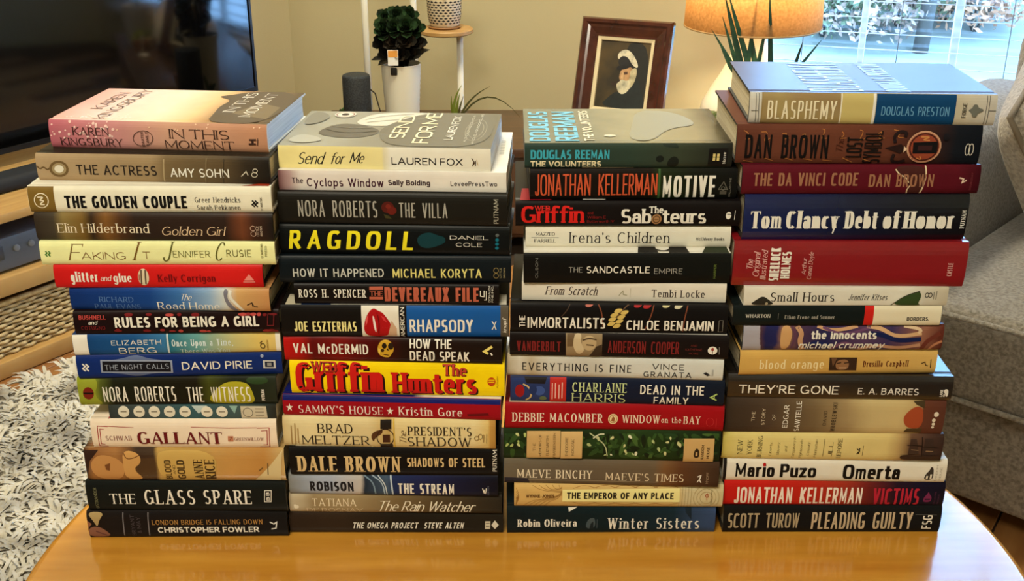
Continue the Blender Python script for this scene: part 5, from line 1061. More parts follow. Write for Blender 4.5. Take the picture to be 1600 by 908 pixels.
book('D11', 12, [(0, (56, 46, 38)), (.2, (82, 66, 52)), (.4, (120, 100, 72)), (.55, (164, 140, 100)), (.66, (204, 182, 130)), (.8, (208, 184, 130)), (.89, (190, 160, 110)), (.91, (104, 60, 44)), (1, (92, 54, 42))], 'brown to sepia hardcover with a rust barn shape at right, in the fourth stack',
 [('barn', [('p', [(1080, 190), (1105, 150), (1150, 122), (1190, 135), (1192, 240), (1110, 240)], (168, 76, 44)), ('p', [(1130, 100), (1195, 98), (1192, 135), (1150, 118)], (70, 56, 34)), ('p', [(1095, 262), (1110, 240), (1192, 240), (1192, 268)], (80, 62, 38))]),
  ('t', 'THE', 260, 278, 150, 200, 'wide', (220, 206, 180), True), ('t', 'STORY', 315, 333, 134, 220, 'wide', (220, 206, 180), True), ('t', 'OF', 373, 390, 164, 196, 'wide', (220, 206, 180), True), ('t', 'EDGAR', 432, 460, 116, 236, 'sans', WHITE, True), ('t', 'SAWTELLE', 498, 526, 98, 256, 'sans', WHITE, True), ('a', 'DAVID', 650, 668, 146, 222, 'wide', (66, 52, 40), True), ('a', 'WROBLEWSKI', 696, 720, 106, 256, 'wide', (66, 52, 40), True),
  ('publisher_mark', [('e', 1260, 165, 13, 13, (232, 222, 206)), ('e', 1250, 195, 10, 9, (226, 214, 196)), ('e', 1250, 215, 9, 8, (226, 214, 196)), ('e', 1248, 232, 8, 6, (226, 214, 196))])], grain=.12, gs=16)
OL = (96, 82, 44)
book('D12', 12, [(0, (206, 190, 96)), (.06, (220, 204, 128)), (.4, (226, 208, 140)), (.75, (218, 196, 130)), (.8, (190, 160, 106)), (.85, (110, 80, 60)), (.92, (84, 60, 50)), (1, (56, 40, 36))], 'straw yellow hardcover with sideways words and old ship print, in fourth stack',
 [('t', 'NEW', 180, 208, 306, 378, 'serif', (50, 42, 26), True), ('t', 'YORK', 234, 260, 306, 380, 'serif', (50, 42, 26), True), ('t', 'BURNING', 290, 315, 288, 396, 'serif', (50, 42, 26), True)] +
 [('w', s_, x_, x_ + 14, y0_, y1_, 'ital', OL, True) for s_, x_, y0_, y1_ in (('Liberty,', 354, 314, 386), ('Slavery,', 396, 314, 386), ('and', 438, 336, 366), ('Conspiracy in', 480, 290, 404), ('Eighteenth', 520, 304, 400), ('Century', 560, 316, 388), ('Manhattan', 600, 304, 398))] +
 [('rule', [('l', [(652, 300), (650, 392)], 2.5, OL)]), ('a', 'JILL', 678, 700, 316, 392, 'serif', (50, 42, 26), True), ('a', 'LEPORE', 724, 748, 298, 402, 'serif', (50, 42, 26), True), ('publisher_mark', [('l', [(832, 350), (848, 362), (832, 378)], 5, (50, 42, 26)), ('l', [(848, 346), (842, 378)], 5, (50, 42, 26)), ('l', [(866, 334), (864, 386)], 2.5, OL)]),
  ('ship_print', [('p', [(1065, 400), (1080, 380), (1200, 392), (1290, 385), (1285, 420), (1090, 412)], (60, 42, 34)), ('p', [(1110, 380), (1118, 300), (1150, 300), (1170, 380)], (66, 48, 40)), ('p', [(1190, 385), (1196, 298), (1240, 300), (1256, 384)], (60, 44, 38)), ('l', [(1100, 330), (1180, 335)], 5, (40, 28, 24)), ('l', [(1185, 340), (1270, 345)], 5, (40, 28, 24)), ('l', [(1180, 290), (1186, 395)], 5, (36, 24, 22)), ('l', [(1125, 355), (1165, 358)], 5, (150, 120, 90)), ('l', [(1205, 362), (1245, 364)], 5, (150, 120, 90))])], grain=.05)
book('D13', 12, (234, 229, 216), 'white hardcover with heavy black lettering, third from bottom of the fourth stack',
 [('black_end', [('v', 102, 122, (24, 22, 22))]), ('a', 'Mario', 170, 385, 434, 503, 'condB', (18, 16, 16)), ('a', 'Puzo', 415, 612, 438, 506, 'condB', (18, 16, 16)), ('t', 'Omerta', 757, 1068, 442, 516, 'condB', (18, 16, 16)), ('red_dot', [('e', 326, 440, 9, 9, (190, 30, 30))]), ('publisher_mark', [('p', [(1200, 520), (1206, 490), (1226, 470), (1228, 455), (1240, 452), (1248, 470), (1250, 520)], (60, 52, 44)), ('r', 1212, 498, 1222, 515, (230, 222, 206)), ('r', 1232, 490, 1242, 515, (230, 222, 206))]), ('k', 'RANDOM', 1260, 1270, 445, 528, 'serif', (110, 96, 66), True), ('k', 'HOUSE', 1282, 1292, 455, 520, 'serif', (110, 96, 66), True)], board='w')
book('D14', 12, [(0, (196, 30, 26)), (.35, (190, 40, 28)), (.55, (160, 52, 36)), (.66, (104, 34, 34)), (.78, (40, 22, 36)), (.9, (24, 20, 42)), (1, (22, 20, 36))], 'red to midnight purple hardcover with tall capitals, second from bottom of the fourth stack',
 [('a', 'JONATHAN KELLERMAN', 168, 862, 564, 650, 'cond', (244, 232, 222)), ('t', 'VICTIMS', 922, 1172, 570, 656, 'cond', (186, 36, 58)), ('publisher_mark', [('p', [(1196, 640), (1198, 615), (1212, 600), (1218, 585), (1226, 600), (1240, 612), (1240, 640)], (120, 40, 84)), ('r', 1205, 622, 1234, 628, (30, 20, 40))]), ('k', 'BALLANTINE', 1254, 1262, 586, 654, 'sans', (96, 50, 80), True), ('k', 'BOOKS', 1274, 1282, 600, 650, 'sans', (96, 50, 80), True)], grain=.05)
SL = (178, 160, 130)
book('D15', 12, [(0, (22, 22, 23)), (1, (22, 24, 27))], 'black hardcover with bronze condensed capitals, at the bottom of the fourth stack',
 [('a', 'SCOTT TUROW', 130, 518, 704, 781, 'cond', SL), ('t', 'PLEADING GUILTY', 585, 1132, 700, 786, 'cond', (200, 180, 150)), ('k', 'FSG', 1188, 1240, 714, 784, 'cond', WHITE, True), ('mark_rule', [('l', [(1146, 712), (1262, 714)], 2.5, (90, 90, 88))])])

# ---------------------------------------------------------------- shag rug
def frm(a, n, z=0.0):
    """a: along the media console, n: away from it into the room"""
    return Vector((a * .56 + n * .83, a * .83 - n * .56, z))
rug = thing('shag_rug', 'shaggy off-white and grey rug on the wooden floor under the table', 'rug', (0, 0, 0))
rug_m = mat('rug_yarn', (204, 196, 178), .95, noise=((126, 118, 104), 9, 3, .42, .66), sheen=.3)
V = [frm(a, n, z) for z in (.0, .012) for a, n in ((-.4, -2.24), (1.9, -2.24), (1.9, -.38), (-.4, -.38))]
mesh_obj('backing', V, [(3, 2, 1, 0), (4, 5, 6, 7), (0, 1, 5, 4), (1, 2, 6, 5), (2, 3, 7, 6), (3, 0, 4, 7)], rug_m, rug)
rr = random.Random(11)
V, F = [], []
def strand(a, n, da, dn, h, w):
    b = len(V)
    p = Vector((a, n, .012))
    sd = Vector((-dn, da, 0)).normalized() * w
    for k, (f, z) in enumerate(((0, 0), (.35, .62), (.75, .95), (1.15, .8))):
        q = p + Vector((da * f, dn * f, h * z))
        ww = (1, 1.1, .9, .35)[k]
        for s in (-1, 1):
            g = q + sd * (s * ww)
            V.append(frm(g.x, g.y, g.z))
    for k in range(3):
        i = b + 2 * k
        F.append((i, i + 1, i + 3, i + 2))
for dense, (a0, a1, n0, n1), cnt in ((1, (.55, 1.88, -2.23, -1.3), 3200), (0, (-.38, 1.88, -1.3, -.4), 1300), (0, (-.38, .55, -2.23, -1.3), 900)):
    for _ in range(cnt):
        a, n = rr.uniform(a0, a1), rr.uniform(n0, n1)
        t = rr.uniform(0, 6.283)
        ln = rr.uniform(.035, .075)
        for _k in range(9 if dense else 6):
            tt = t + rr.gauss(0, .35)
            strand(a + rr.gauss(0, .008), n + rr.gauss(0, .008), ln * math.cos(tt), ln * math.sin(tt), rr.uniform(.025, .048), rr.uniform(.0034, .006))
pile = mesh_obj('pile', V, F, rug_m, rug, True)
pile['kind'] = 'stuff'

# ---------------------------------------------------------------- media console with its things
CON = Vector((-1.24, 2.41, 0))
con_m = wood('oak_console', (192, 152, 90), (166, 124, 66), .5, .1, (1, 12, 1))
con_in = mat('console_inside', (40, 30, 22), .8)
con = thing('media_console', 'light oak media console with open shelves at the left', 'console', CON, fa)
box('top_board', (-1.0, -.01, .385), (1.02, .46, .408), con_m, con, .003)
box('shelf_board', (-.98, .004, .203), (1.0, .44, .248), con_m, con, .002)
box('base_board', (-1.0, 0, .002), (1.02, .45, .044), con_m, con, .003)
box('back_panel', (-.98, .441, .044), (1.0, .45, .385), con_in, con)
for x in (-1.0, .998):
    box('side_panel', (x, 0, .0445), (x + .022, .44, .3845), con_m, con, .002)
# wicker basket
wick_m = mat('wicker', (206, 184, 138), .8, noise=((166, 138, 90), 60, 3, .35, .7))
def basket(x0, x1, label):
    b = thing('wicker_basket', label, 'basket', CON + Vector((.56, .83, 0)) * ((x0 + x1) / 2) + Vector((-.83, .56, 0)) * .03 + Vector((0, 0, .0445)), fa, 'baskets in the media console')
    w, d, h = x1 - x0, .34, .135
    box('lining', (-w / 2 + .008, .008, .002), (w / 2 - .008, d - .008, h - .012), mat('basket_lining', (126, 104, 70), .9), b)
    rows = 13
    n = int(w / .022)
    for r in range(rows):
        z = .006 + r * h / rows
        pts = []
        for k in range(n * 2 + 1):
            pts.append((-w / 2 + w * k / (2 * n), (.004 if (k // 1 + r * 2) % 4 in (0, 1) else -.003), z + .0006 * math.sin(k * 1.7 + r)))
        tube('weave_strand', pts, .0048, wick_m, b, 6)
        tube('weave_strand', [(-w / 2, 0, z), (-w / 2, d / 2, z), (-w / 2, d, z)], .0045, wick_m, b, 5)
        tube('weave_strand', [(w / 2, 0, z), (w / 2, d / 2, z), (w / 2, d, z)], .0045, wick_m, b, 5)
    tube('rim', [(-w / 2, -.002, h), (0, -.003, h), (w / 2, -.002, h), (w / 2, d, h), (-w / 2, d, h), (-w / 2, -.002, h)], .0075, wick_m, b, 6)
basket(-.46, -.04, 'woven wicker basket on the bottom shelf, cut by the left edge')
basket(-.0, .42, 'woven wicker basket on the bottom shelf, beside the leftmost book stack')
dev = thing('receiver_box', 'dark grey electronic receiver box on the console shelf', 'electronics', CON + Vector((.56, .83, 0)) * (-.05) + Vector((-.83, .56, 0)) * .03 + Vector((0, 0, .2485)), fa)
dm = mat('receiver_plastic', (84, 88, 92), .45)
box('body', (-.23, 0, .006), (.28, .3, .088), dm, dev, .006)
for x in (-.2, .24):
    for y in (.04, .26):
        lathe('foot', [(.012, 0), (.012, .007)], con_in, dev, 12, loc=(x, y, 0))
box('front_panel', (-.2, -.003, .036), (.02, .001, .07), mat('receiver_dark', (60, 64, 68), .3), dev, .001)
box('front_panel', (.05, -.003, .036), (.14, .001, .07), mat('receiver_dark', (60, 64, 68), .3), dev, .001)
for x in (.175, .215):
    lathe('button', [(.008, 0), (.008, .004), (.006, .005), (0, .005)], mat('receiver_light', (120, 124, 128), .4), dev, 14, loc=(x, 0, .055), rot=(R(90), 0, 0))
# television
tv = thing('television', 'large flat black television standing on the light oak console', 'television', CON, fa)
tvb = mat('tv_plastic', (14, 14, 15), .35)
scr = mat('tv_screen', (5, 5, 6), .06, spec=.7)
TX0, TX1, TZ0, TZ1, TY = -.22, 1.226, .445, 1.27, .33
box('body', (TX0, TY + .004, TZ0), (TX1, TY + .045, TZ1), tvb, tv, .004)
box('screen', (TX0 + .009, TY, TZ0 + .014), (TX1 - .009, TY + .0036, TZ1 - .009), scr, tv)
for nm, lo, hi in (('bezel', (TX0, TY - .004, TZ0), (TX1, TY + .0038, TZ0 + .014)), ('bezel', (TX0, TY - .004, TZ1 - .009), (TX1, TY + .0038, TZ1)), ('bezel', (TX0, TY - .004, TZ0 + .0142), (TX0 + .009, TY + .0038, TZ1 - .0092)), ('bezel', (TX1 - .009, TY - .004, TZ0 + .0142), (TX1, TY + .0038, TZ1 - .0092))):
    box(nm, lo, hi, tvb, tv)
for x in (.1, .85):
    box('foot', (x - .015, TY - .09, .4085), (x + .015, TY + .11, .42), tvb, tv, .004)
    box('foot_post', (x - .012, TY + .008, .4205), (x + .012, TY + .035, .4448), tvb, tv, .002)
sbr = thing('soundbar', 'slim black soundbar lying in front of the television', 'speaker', CON, fa)
box('body', (-.35, .12, .4085), (.6, .2, .446), mat('soundbar_cloth', (20, 22, 26), .8), sbr, .014, 3)
box('end_cap', (.6005, .123, .4115), (.606, .197, .443), tvb, sbr, .002)

# ---------------------------------------------------------------- low sideboard by the back wall
sb_m = wood('dark_walnut', (92, 60, 36), (64, 40, 24), .4, .2, (1, 9, 1))
SBZ = .34
sb = thing('sideboard', 'low dark walnut sideboard behind the book stacks', 'sideboard', (.2, 3.28, 0))
box('top_board', (-.82, 0, SBZ - .028), (.9, .5, SBZ), sb_m, sb, .004)
box('body', (-.8, .02, .05), (.88, .49, SBZ - .0285), sb_m, sb, .003)
for k in range(4):
    x0 = -.79 + k * .416
    dr = box('door', (x0, .006, .065), (x0 + .405, .0195, SBZ - .045), sb_m, sb, .003)
    lathe('knob', [(.006, 0), (.005, .012), (.012, .016), (.012, .022), (0, .026)], mat('brass', (176, 140, 76), .3, metal=1), dr, 16, loc=(x0 + (.37 if k % 2 == 0 else .035), .006, .2), rot=(R(90), 0, 0))
for x in (-.77, .85):
    for y in (.05, .46):
        lathe('leg', [(.014, .0), (.02, .0495)], sb_m, sb, 14, loc=(x, y, 0))

# smart speaker
p = at(559, 172, 3.44)
sp = thing('smart_speaker', 'short black fabric cylinder speaker beside the white plant pot', 'speaker', (p.x, p.y, SBZ))
spk = mat('speaker_cloth', (30, 33, 36), .75, noise=((52, 56, 60), 260, 2, .4, .6))
lathe('body', [(0, 0), (.041, 0), (.043, .004), (.043, .186), (.041, .191), (.0375, .193)], spk, sp, 40)
lathe('top_plate', [(.0374, .1925), (.036, .1905), (0, .1905)], mat('speaker_top', (16, 17, 18), .3), sp, 40)
tube('power_cord', [(.03, .02, .15), (.055, .015, .13), (.07, .01, .07), (.085, .0, .005), (.09, .02, .004)], .0022, con_in, sp, 6)

# white pot with the dark succulent
p = at(629, 172, 3.5)
pot = thing('potted_succulent', 'dark green leafy succulent in a ribbed white pot with a plant tag', 'plant', (p.x, p.y, SBZ))
wp = mat('white_pot', (236, 230, 210), .55)
prof = [(0, 0), (.047, 0), (.05, .004)]
for k in range(27):
    z = .008 + k * .0076
    prof.append((.05 + .012 * z / .21 + (.0006 if k % 2 else -.0004), z))
prof += [(.0625, .213), (.063, .216), (.0595, .216), (.059, .19), (0, .19)]
lathe('pot', prof, wp, pot, 40)
lathe('soil', [(.0585, .1905), (.0585, .196), (0, .2)], mat('soil', (34, 26, 20), .95), pot, 24)
box('water_slot', (-.026, -.0645, .19), (-.006, -.0595, .214), mat('slot_black', (14, 14, 14), .6), pot, .003)
box('water_slot', (-.02, -.0545, .012), (-.006, -.0495, .036), mat('slot_black', (14, 14, 14), .6), pot, .003)
def leaf_shape(V, F, o, d, up, ln, wd, curl=.3, n=5):
    """a cupped pointed leaf from o along d, with a little thickness given by its cup"""
    d = d.normalized()
    s = d.cross(up).normalized()
    u = s.cross(d).normalized()
    b = len(V)
    for k in range(n + 1):
        t = k / n
        w = wd * max(0, 1 - abs(2 * t ** .8 - 1) ** 3) ** .5 * (1 if t > 0 else 0) + (wd * .25 if t == 0 else 0)
        c = o + d * (ln * t) + u * (curl * ln * t * t)
        V += [tuple(c - s * w + u * w * .35), tuple(c - u * w * .12), tuple(c + s * w + u * w * .35)]
    for k in range(n):
        i = b + 3 * k
        F += [(i, i + 1, i + 4, i + 3), (i + 1, i + 2, i + 5, i + 4)]
def rosette(name, parent, c, axis, size, n, m, rnd):
    V, F = [], []
    axis = axis.normalized()
    e1 = axis.orthogonal().normalized()
    e2 = axis.cross(e1)
    for k in range(n):
        t = k / n
        a = k * 2.4
        out = e1 * math.cos(a) + e2 * math.sin(a)
        tilt = .15 + 1.25 * t
        d = axis * math.cos(tilt) + out * math.sin(tilt)
        leaf_shape(V, F, Vector(c) - axis * size * .25 * t, d, axis + out * -.3, size * (.45 + .55 * t), size * (.22 + .16 * t), .18)
    return mesh_obj(name, V, F, m, parent, True)
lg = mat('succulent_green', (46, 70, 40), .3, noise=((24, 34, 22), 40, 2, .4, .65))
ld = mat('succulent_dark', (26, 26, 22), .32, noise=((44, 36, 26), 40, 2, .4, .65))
rs = random.Random(5)
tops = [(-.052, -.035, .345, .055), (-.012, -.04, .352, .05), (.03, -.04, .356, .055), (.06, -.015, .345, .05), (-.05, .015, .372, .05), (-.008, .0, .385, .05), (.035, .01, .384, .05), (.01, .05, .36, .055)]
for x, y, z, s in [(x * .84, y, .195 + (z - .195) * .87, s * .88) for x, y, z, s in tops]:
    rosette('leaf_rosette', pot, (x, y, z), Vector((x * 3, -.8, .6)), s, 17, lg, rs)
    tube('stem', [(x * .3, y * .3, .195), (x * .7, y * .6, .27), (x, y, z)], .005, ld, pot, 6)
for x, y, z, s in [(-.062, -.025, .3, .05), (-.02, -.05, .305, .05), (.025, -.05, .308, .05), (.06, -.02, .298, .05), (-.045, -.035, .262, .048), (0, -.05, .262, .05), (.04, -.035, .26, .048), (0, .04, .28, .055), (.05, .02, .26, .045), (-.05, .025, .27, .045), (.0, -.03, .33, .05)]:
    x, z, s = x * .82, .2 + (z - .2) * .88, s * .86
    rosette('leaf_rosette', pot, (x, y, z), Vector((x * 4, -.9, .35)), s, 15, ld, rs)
for d, o, ln in ((Vector((-1, -.2, .15)), (-.03, -.01, .228), .06), (Vector((1, -.1, .75)), (.03, -.01, .225), .072), (Vector((-.8, -.3, -.1)), (-.02, -.03, .23), .05)):
    V, F = [], []
    leaf_shape(V, F, Vector(o), d, Vector((0, -.3, 1)), ln, .016, -.15)
    mesh_obj('leaf', V, F, ld, pot, True)
tg = box('plant_tag', (-.036, -.088, .2165), (-.004, -.0855, .264), mat('tag_white', (232, 230, 224), .5), pot, .0008, 1, rot=(R(-4), 0, R(3)))
box('orange_print', (-.0345, -.0886, .242), (-.0055, -.0881, .262), mat('tag_orange', (222, 150, 60), .5), tg)

# plant stand with its pot
PS = thing('plant_stand', 'white metal plant stand with a round wooden shelf', 'plant stand', (0, 0, 0))
wm = mat('white_metal', (232, 228, 214), .4)
for px0, px1, Y in ((576, 572, 3.86), (650, 640, 3.98)):
    q = at(px0, 140, Y)
    tube('leg', [(q.x, Y, .001), (q.x, Y, 1.2)], .0115, wm, PS, 14)
q = at(720, 150, 3.86)
tube('leg', [(q.x, 3.86, .001), (q.x, 3.86, .586)], .011, wm, PS, 14)
cs = at(697, 57, 3.86)
lathe('shelf', [(0, .586), (.088, .586), (.093, .59), (.093, .6), (.089, .604), (0, .604)], wood('pale_wood', (196, 156, 98), (172, 128, 72), .5, 0), PS, 40, loc=(cs.x, cs.y, 0))
tube('brace', [(cs.x, 3.86, .578), (q.x, 3.86, .578)], .007, wm, PS, 8)
tube('brace', [(at(650, 140, 3.98).x, 3.98, .578), (cs.x, 3.9, .578)], .007, wm, PS, 8)
tube('brace', [(at(576, 140, 3.86).x, 3.86, .12), (at(650, 140, 3.98).x, 3.98, .12)], .007, wm, PS, 8)
tube('brace', [(at(650, 140, 3.98).x, 3.98, .12), (q.x, 3.86, .12)], .007, wm, PS, 8)
pp = thing('patterned_planter', 'small cream planter with black woven pattern on the round wooden shelf', 'plant', (cs.x - .004, cs.y, .604))
cr = mat('planter_cream', (226, 208, 176), .6)
lathe('saucer', [(0, 0), (.05, 0), (.056, .006), (.054, .008), (0, .008)], wood('saucer_wood', (150, 104, 58), (120, 80, 42), .5, 0), pp, 32)
lathe('pot', [(0, .0085), (.046, .0085), (.051, .016), (.056, .04), (.059, .1), (.059, .118), (.055, .118), (.054, .1), (0, .1)], cr, pp, 40)
V, F = [], []
for r in range(9):
    for k in range(22):
        a0 = 2 * math.pi * (k + .5 * (r % 2)) / 22
        z0 = .022 + r * .0088
        for (da, dz) in ((-.13, 0), (0, -.0032), (.13, 0), (0, .0032)):
            z = z0 + dz
            rad = (.051 + (z - .016) / .024 * .005 if z < .04 else .056 + (z - .04) / .06 * .003) + .0008
            V.append((rad * math.cos(a0 + da), rad * math.sin(a0 + da), z))
        i = len(V) - 4
        F.append((i, i + 1, i + 2, i + 3))
pt_ = mesh_obj('woven_pattern', V, F, mat('pattern_black', (24, 22, 26), .6), pp)
pt_['kind'] = 'stuff'
for k in range(12):
    V, F = [], []
    a = k * 2.4
    leaf_shape(V, F, Vector((.02 * math.cos(a), .02 * math.sin(a), .1)), Vector((math.cos(a), math.sin(a), .9 + .05 * k)), Vector((0, 0, 1)), .07, .018, -.3)
    mesh_obj('leaf', V, F, lg, pp, True)

# spider plant and a little leafy plant by the speaker
def blade(V, F, pts, w):
    pts = [Vector(q) for q in pts]
    n = len(pts)
    b = len(V)
    for i, q in enumerate(pts):
        d = (pts[min(i + 1, n - 1)] - pts[max(i - 1, 0)]).normalized()
        s = d.cross(Vector((.1, 1, .15))).normalized()
        ww = w * (math.sin(math.pi * min(.97, .35 + .62 * i / (n - 1))))
        V += [tuple(q - s * ww), tuple(q + Vector((0, -1, 0)) * ww * .35), tuple(q + s * ww)]
    for i in range(n - 1):
        k = b + 3 * i
        F += [(k, k + 1, k + 4, k + 3), (k + 1, k + 2, k + 5, k + 4)]
def bez(a, b, c, n=8):
    a, b, c = Vector(a), Vector(b), Vector(c)
    return [a * (1 - t) ** 2 + b * 2 * t * (1 - t) + c * t * t for t in [k / n for k in range(n + 1)]]
gy = mat('spider_green', (120, 136, 46), .45)
gd2 = mat('spider_dark', (84, 84, 44), .45)
sg = at(714, 178, 3.44)
spd = thing('spider_plant', 'small spider plant with arching yellow-green leaves in front of the stand leg', 'plant', (sg.x, sg.y, SBZ))
lathe('pot', [(0, 0), (.022, 0), (.028, .045), (.026, .045), (.025, .04), (0, .04)], mat('clay_pot', (150, 96, 64), .8), spd, 24)
for (cx, cz, ex, ez, m, w) in ((-.025, .1, .018, .165, gy, .005), (-.02, .08, -.015, .13, gy, .005), (-.005, .09, .012, .14, gy, .005), (.004, .08, .022, .13, gd2, .004), (.03, .125, .105, .16, gd2, .0035), (.09, .2, .2, .06, gd2, .003), (-.06, .09, -.12, .07, gd2, .0035)):
    V, F = [], []
    blade(V, F, bez((0, 0, .038), (cx, -.01, cz), (ex, -.02, ez)), w)
    mesh_obj('leaf', V, F, m, spd, True)
q = at(545, 172, 3.5)
lp = thing('leafy_plant', 'tiny plant with broad green leaves left of the black speaker', 'plant', (q.x, q.y, SBZ))
lathe('pot', [(0, 0), (.022, 0), (.027, .04), (.025, .04), (.024, .035), (0, .035)], mat('clay_pot', (150, 96, 64), .8), lp, 24)
lgr = mat('leaf_green', (70, 104, 48), .4)
for d, ln, w in ((Vector((.15, -.1, 1)), .075, .02), (Vector((-.55, -.2, .8)), .05, .015), (Vector((.5, .3, .8)), .05, .016), (Vector((-.3, .5, .9)), .05, .015)):
    V, F = [], []
    leaf_shape(V, F, Vector((0, 0, .034)), d, Vector((0, -1, .2)), ln, w, .1)
    mesh_obj('leaf', V, F, lgr, lp, True)

# ---------------------------------------------------------------- leaning picture
pc = at(962, 205, 3.5)
pic = thing('framed_portrait', 'dark wood framed oil portrait of a bearded sailor with pipe and cap', 'picture', (pc.x, 3.5, SBZ + .002), 0)
pic.rotation_euler = (Matrix.Rotation(R(-24), 3, 'Z') @ Matrix.Rotation(R(-17), 3, 'X')).to_euler()
fw, fh = .300, .346
frame_m = wood('mahogany', (84, 40, 26), (52, 24, 18), .25, .5, (3, 3, 3), 8)
prof = [(0, 0), (0, -.022), (.006, -.03), (.016, -.03), (.022, -.024), (.03, -.022), (.042, -.016), (.05, -.012), (.056, -.012), (.056, 0)]
def mitred(name, w, h, prof, m, parent, x0=0, z0=0):
    """four mitred sides, each its own part"""
    for k in range(4):
        V, F = [], []
        n = len(prof)
        for end in (0, 1):
            for (d, y) in prof:
                c = [(-w / 2 + d, z0 + d), (w / 2 - d, z0 + d), (w / 2 - d, z0 + h - d), (-w / 2 + d, z0 + h - d)][(k + end) % 4]
                V.append((c[0], y, c[1]))
        for j in range(n):
            j2 = (j + 1) % n
            F.append((j, j2, n + j2, n + j))
        mesh_obj(name, V, F, m, parent)
mitred('frame_side', fw, fh, prof, frame_m, pic)
mitred('liner_side', fw - .112, fh - .112, [(0, -.001), (0, -.011), (.011, -.008), (.0125, -.001)], mat('liner_cream', (222, 204, 164), .7), pic, 0, .056)
box('backing', (-fw / 2 + .02, .0005, .02), (fw / 2 - .02, .006, fh - .02), con_in, pic)
cw, ch, cz0 = fw - .137, fh - .137, .0685
canvas = box('canvas', (-cw / 2, -.004, cz0), (cw / 2, -.0008, cz0 + ch), mat('oil_ground', (44, 36, 20), .5, noise=((86, 66, 30), 9, 4, .42, .7)), pic)
def paint(name, pts, col, lay):
    """pts in shares of the canvas, left to right and top to bottom"""
    rib = scan_poly([(-cw / 2 + x * cw, cz0 + (1 - y) * ch) for x, y in (chaikin(pts) if len(pts) > 4 else pts)], .02)
    V, F = [], []
    for a, b in rib:
        i = len(V)
        for p_, q_ in zip(a, b):
            V += [(p_[0], -.0042 - lay * .0001, p_[1]), (q_[0], -.0042 - lay * .0001, q_[1])]
        F.append((i, i + 1, i + 3, i + 2))
    mesh_obj(name, V, F, mat('oil_%d_%d_%d' % col, col, .5, noise=(tuple(int(v * .72) for v in col), 60, 3, .4, .7)), canvas)
paint('dark_ground', [(.45, 0), (1, 0), (1, 1), (.6, 1), (.7, .5)], (30, 28, 22), 0)
paint('coat', [(.08, 1), (.3, .82), (.42, .74), (.55, .8), (.7, .66), (.82, .5), (.92, .75), (1, .85), (1, 1)], (26, 34, 34), 1)
paint('face', [(.47, .4), (.62, .36), (.72, .4), (.72, .55), (.62, .66), (.5, .66), (.46, .58), (.43, .52)], (196, 150, 104), 2)
paint('side_hair', [(.64, .42), (.76, .36), (.79, .46), (.76, .6), (.66, .72), (.62, .6), (.66, .52)], (204, 190, 150), 3)
paint('beard', [(.42, .6), (.5, .56), (.58, .58), (.66, .56), (.7, .66), (.62, .76), (.52, .79), (.44, .74), (.4, .66)], (216, 206, 174), 4)
paint('eye_shadow', [(.52, .45), (.6, .44), (.6, .48), (.53, .49)], (90, 56, 34), 4)
paint('nose', [(.49, .44), (.53, .48), (.53, .56), (.47, .55)], (220, 176, 126), 5)
paint('pipe', [(.28, .62), (.34, .6), (.37, .62), (.47, .56), (.48, .58), (.38, .65), (.36, .68), (.3, .67)], (50, 32, 20), 6)
paint('cap_crown', [(.35, .2), (.42, .13), (.54, .11), (.66, .17), (.76, .28), (.8, .36), (.76, .38), (.62, .3), (.46, .22), (.38, .28)], (222, 212, 184), 5)
paint('cap_band', [(.38, .28), (.44, .21), (.56, .22), (.66, .32), (.68, .36), (.56, .38), (.4, .36)], (32, 30, 32), 6)
paint('cap_peak', [(.38, .36), (.52, .35), (.66, .36), (.56, .4), (.42, .43), (.36, .42)], (22, 20, 22), 7)

# ---------------------------------------------------------------- lamp
LX, LY = .755, 3.565
lamp = thing('table_lamp', 'table lamp with white pear shaped base and glowing linen drum shade', 'lamp', (LX, LY, SBZ))
cer = mat('white_ceramic', (240, 232, 214), .3)
lathe('base', [(0, 0), (.12, 0), (.145, .012), (.15, .035), (.142, .075), (.118, .12), (.09, .165), (.068, .21), (.054, .25), (.048, .285), (.05, .305), (.042, .312), (0, .312)], cer, lamp, 40)
tube('stem', [(0, 0, .312), (0, 0, .5)], .008, mat('brass', (176, 140, 76), .3, metal=1), lamp, 10)
lm = bpy.data.materials.new('linen_shade')
lm.use_nodes = True
nt = lm.node_tree
nt.nodes.remove(nt.nodes['Principled BSDF'])
df, tl, mx = nt.nodes.new('ShaderNodeBsdfDiffuse'), nt.nodes.new('ShaderNodeBsdfTranslucent'), nt.nodes.new('ShaderNodeMixShader')
nz = nt.nodes.new('ShaderNodeTexNoise'); nz.inputs['Scale'].default_value = 120; nz.inputs['Detail'].default_value = 4
tcn = nt.nodes.new('ShaderNodeTexCoord')
nt.links.new(tcn.outputs['Object'], nz.inputs['Vector'])
cr_ = nt.nodes.new('ShaderNodeValToRGB')
cr_.color_ramp.elements[0].position = .3; cr_.color_ramp.elements[0].color = lin((206, 174, 128))
cr_.color_ramp.elements[1].position = .7; cr_.color_ramp.elements[1].color = lin((232, 204, 156))
nt.links.new(nz.outputs['Fac'], cr_.inputs[0])
for s in (df, tl):
    nt.links.new(cr_.outputs[0], s.inputs['Color'])
mx.inputs[0].default_value = .5
nt.links.new(df.outputs[0], mx.inputs[1]); nt.links.new(tl.outputs[0], mx.inputs[2])
nt.links.new(mx.outputs[0], nt.nodes['Material Output'].inputs[0])
SZ = .32
v, f = [], []
n = 64
for rad, z in ((.213, SZ), (.203, SZ + .27), (.201, SZ + .27), (.211, SZ)):
    v += [(rad * math.cos(2 * math.pi * k / n), rad * math.sin(2 * math.pi * k / n), z) for k in range(n)]
for i in range(4):
    for k in range(n):
        f.append((i * n + k, i * n + (k + 1) % n, ((i + 1) % 4) * n + (k + 1) % n, ((i + 1) % 4) * n + k))
